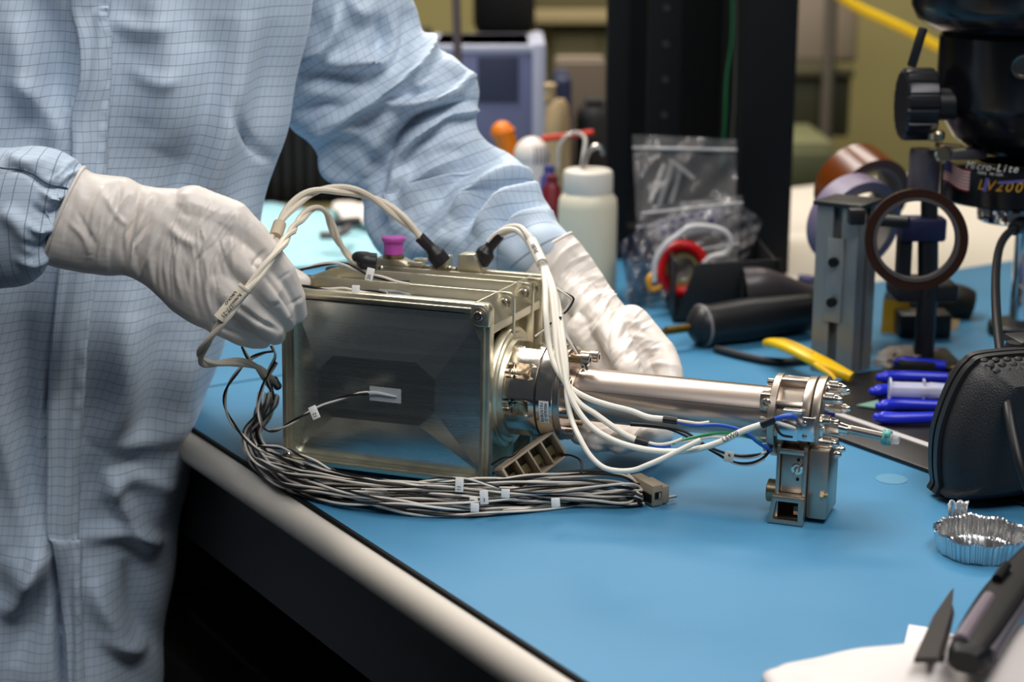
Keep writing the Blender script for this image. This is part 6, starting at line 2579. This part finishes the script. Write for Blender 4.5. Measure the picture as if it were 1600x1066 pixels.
b.box((.010, .016, .022), (.0185, 0, .066), MD, bev=.003)
obj('switch', b, mat('blue_black', (30, 36, 48), .4), sd2)
cd2 = cable_thing('screwdriver_cord', 'black cord running on the mat under the powered screwdriver', at=atz(1200, 565, 0))
rigid_tube('cord', [atz(1118, 545, .004), atz(1160, 556, .004), atz(1210, 565, .004), atz(1260, 562, .004), atz(1310, 548, .004), atz(1360, 545, .004)], .0036, blackplastic, cd2, 10)
hg = thing('heat_gun', 'dark grey pistol-shaped tool lying behind the powered screwdriver', 'tool', atz(1200, 480, 0))
b = B()
Q = toworld([(1165, 450, 1.655), (1188, 448, 1.655), (1215, 455, 1.66), (1250, 466, 1.665), (1290, 474, 1.67)])
b.tube(Q, lambda u: .0205 - .006 * u, 18, 26)
obj('barrel', b, mat('dark_grey_gloss', (66, 60, 62), .35), hg)
b = B()
p = atz(1210, 492, 0)
b.box((.07, .03, .03), (p.x + .03, p.y, Z0 + .015), bev=.008)
obj('grip', b, blackplastic, hg)
b = B()
b.lathe([(0, 0), (.011, 0), (.0125, .003), (0, .003)], 20, axm(Q[0] - Vector((.001, 0, 0)), Vector((-1, -.1, 0))))
obj('nozzle', b, blackmatte, hg)
pn = thing('marker_pen', 'dark marker with a salmon label on the white bench top beside the rack', 'marker', atz(1255, 445, 0))
rigid_tube('cap', [atz(1248, 437, .006), atz(1260, 438, .006), atz(1272, 440, .006)], .006, mat('indigo_cap', (40, 34, 84), .4), pn, 10)
rigid_tube('barrel', [atz(1236, 450, .005), atz(1258, 454, .005), atz(1276, 457, .005)], .005, mat('salmon_label', (196, 140, 122), .5), pn, 10)

# ================================================================== far background
# wall cupboard with cream shelf edge, above left of the rack
def far_box(name, label, cat_, px0, py0, px1, py1, Y, dep, m_, bev_=.006, kids=(), floor=False):
    a_, c_ = atY(px0, py0, Y), atY(px1, py1, Y)
    zb2 = 0.0 if floor else c_.z
    t = thing(name, label, cat_, ((a_.x + c_.x) / 2, Y + dep / 2, zb2))
    b_ = B()
    b_.box((c_.x - a_.x, dep, a_.z - zb2), ((a_.x + c_.x) / 2, Y + dep / 2, (a_.z + zb2) / 2), bev=bev_)
    obj('body', b_, m_, t)
    for nm, x0, y0, x1, y1, mm_, pr in kids:
        p0_, p1_ = atY(x0, y0, Y), atY(x1, y1, Y)
        b_ = B()
        b_.box((p1_.x - p0_.x, pr, p0_.z - p1_.z), ((p0_.x + p1_.x) / 2, Y - pr / 2 + .001, (p0_.z + p1_.z) / 2), bev=.003)
        obj(nm, b_, mm_, t)
    return t


creamp = mat('cream_panel', (178, 160, 116), .55)
olive = mat('olive_grey_panel', (106, 100, 70), .6)
far_box('wall_shelf', 'cream-edged wall shelf unit at the top behind the black rack', 'shelf', 826, -60, 1000, 14, 3.95, .30, olive, kids=(('shelf_edge', 826, 14, 1000, 36, creamp, .03), ('shelf_dark_line', 830, 36, 1000, 44, mat('dark_line', (54, 44, 30), .7), .01)))  # dark strip runs just below the cream shelf edge
far_box('storage_cabinet', 'olive grey floor cabinet against the yellow wall', 'cabinet', 862, 44, 1010, 300, 4.0, .24, mat('olive_cabinet', (128, 120, 78), .6), floor=True, kids=(('door', 868, 50, 934, 290, mat('olive_cabinet_door', (120, 112, 72), .6), .012), ('door', 938, 50, 1004, 290, mat('olive_cabinet_door', (120, 112, 72), .6), .012)))
mo = far_box('monitor', 'black monitor back at the top behind the blue-grey instrument', 'monitor', 738, -140, 836, 58, 2.75, .05, mat('black_monitor', (12, 12, 12), .5), bev_=.02, kids=())
p = atY(787, 58, 2.75)
b = B()
b.box((.04, .03, p.z - .56), (p.x, 2.80, (p.z + .56) / 2 + .02), bev=.004)
obj('stand_neck', b, mat('grey_neck', (56, 54, 54), .5), mo)
b = B()
b.box((.24, .18, .56), (p.x, 2.82, .28), bev=.01)
obj('pedestal', b, mat('dark_pedestal', (40, 38, 36), .6), mo)
gp = thing('grey_pole', 'thin grey-mauve pole rising in front of the blue-grey instrument', 'pole', (atY(714, 100, 2.2).x, 2.2, Z0))
b = B()
p, q = atY(710, -60, 2.2), atY(720, 120, 2.2)
b.cyl((q.x, 2.2, Z0 + .01), (q.x - .006, 2.2, p.z), .0055, seg=14)
obj('pole', b, mat('mauve_grey_metal', (112, 98, 98), .4, .3), gp)
b = B()
b.cyl((q.x, 2.2, Z0), (q.x, 2.2, Z0 + .012), .03, seg=24, bev=.002)
obj('base', b, blackplastic, gp)
far_box('pale_cabinet', 'pale pinkish cabinet at the top right of the black rack', 'cabinet', 1180, -120, 1338, 98, 3.6, .3, mat('pale_cabinet', (150, 134, 116), .6), kids=(('door', 1200, -110, 1298, 92, mat('pale_door', (158, 142, 124), .6), .012), ('door', 1308, -110, 1334, 92, mat('pale_door2', (146, 130, 108), .6), .012)))
far_box('olive_bin', 'dark olive storage bin below the pale cabinet', 'bin', 1180, 112, 1326, 214, 3.3, .3, mat('dark_olive_bin', (62, 60, 38), .6), kids=(('lip', 1176, 106, 1332, 120, mat('olive_lip', (72, 68, 44), .6), .02),))
far_box('green_crate', 'dull green crate under the olive bin at the back of the white bench', 'crate', 1180, 222, 1300, 300, 2.95, .25, mat('dull_green_crate', (112, 112, 78), .6), floor=True, kids=(('panel', 1186, 238, 1296, 292, mat('dull_green_panel', (84, 86, 58), .6), .01),))
gp2 = thing('support_post', 'slim grey post in front of the olive bin', 'post', (atY(1302, 150, 3.27).x, 3.27, 0))
b = B()
p = atY(1302, -60, 3.27)
b.cyl((p.x, 3.27, .01), (p.x, 3.27, p.z), .012, seg=16)
obj('post', b, mat('grey_post', (96, 88, 76), .5), gp2)
b = B()
b.cyl((p.x, 3.27, 0), (p.x, 3.27, .02), .028, seg=24)
obj('base', b, blackplastic, gp2)
yh = thing('yellow_hose', 'bright yellow hose drooping across the wall at the top right', 'hose', atY(1390, 30, 2.6))
rigid_tube('hose', toworld([(1180, -120, 2.6), (1260, -50, 2.6), (1310, -8, 2.6), (1345, 14, 2.6), (1385, 32, 2.6), (1420, 48, 2.6), (1480, 80, 2.6), (1540, 100, 2.6), (1700, 120, 2.6)]), .0075, mat('yellow_hose', (226, 184, 18), .4), yh, 10)

# ================================================================== under the bench
uc = atY(520, 1010, 1.62)
P = Vector((uc.x, 1.66, Z0 - .52))
cs = thing('tool_case', 'black moulded tool case with rounded corners on the shelf under the bench', 'case', P, BENCHYAW)
MU = yawM(P, BENCHYAW)
b = B()
b.prism(rrect(.30, .40, .05, 6), .13, MU, bev=.012)
obj('case_base', b, mat('black_case', (20, 20, 20), .5), cs)
b = B()
b.prism(rrect(.315, .415, .055, 6), .05, MU @ Matrix.Translation((0, 0, .135)), bev=.014)
obj('lid', b, mat('black_case_lid', (26, 26, 26), .45), cs)
b = B()
b.prism(rrect(.22, .31, .03, 5), .010, MU @ Matrix.Translation((0, 0, .184)), bev=.004)
obj('lid_panel', b, mat('black_case', (20, 20, 20), .5), cs)
b = B()
b.box((.016, .09, .03), (-.158, 0, .12), MU, bev=.006)
obj('handle', b, blackplastic, cs)
P = Vector((atY(510, 930, 2.0).x, 2.0, Z0 - .52))
bx = thing('beige_carton', 'beige carton far back on the shelf under the bench', 'box', P, BENCHYAW)
MU = yawM(P, BENCHYAW)
b = B()
b.box((.10, .12, .17), (0, 0, .085), MU, bev=.003)
obj('carton', b, mat('beige_card', (190, 176, 140), .7), bx)
b = B()
b.box((.03, .122, .0015), (0, 0, .171), MU)
obj('tape_strip', b, mat('brown_tape', (140, 110, 70), .4), bx)
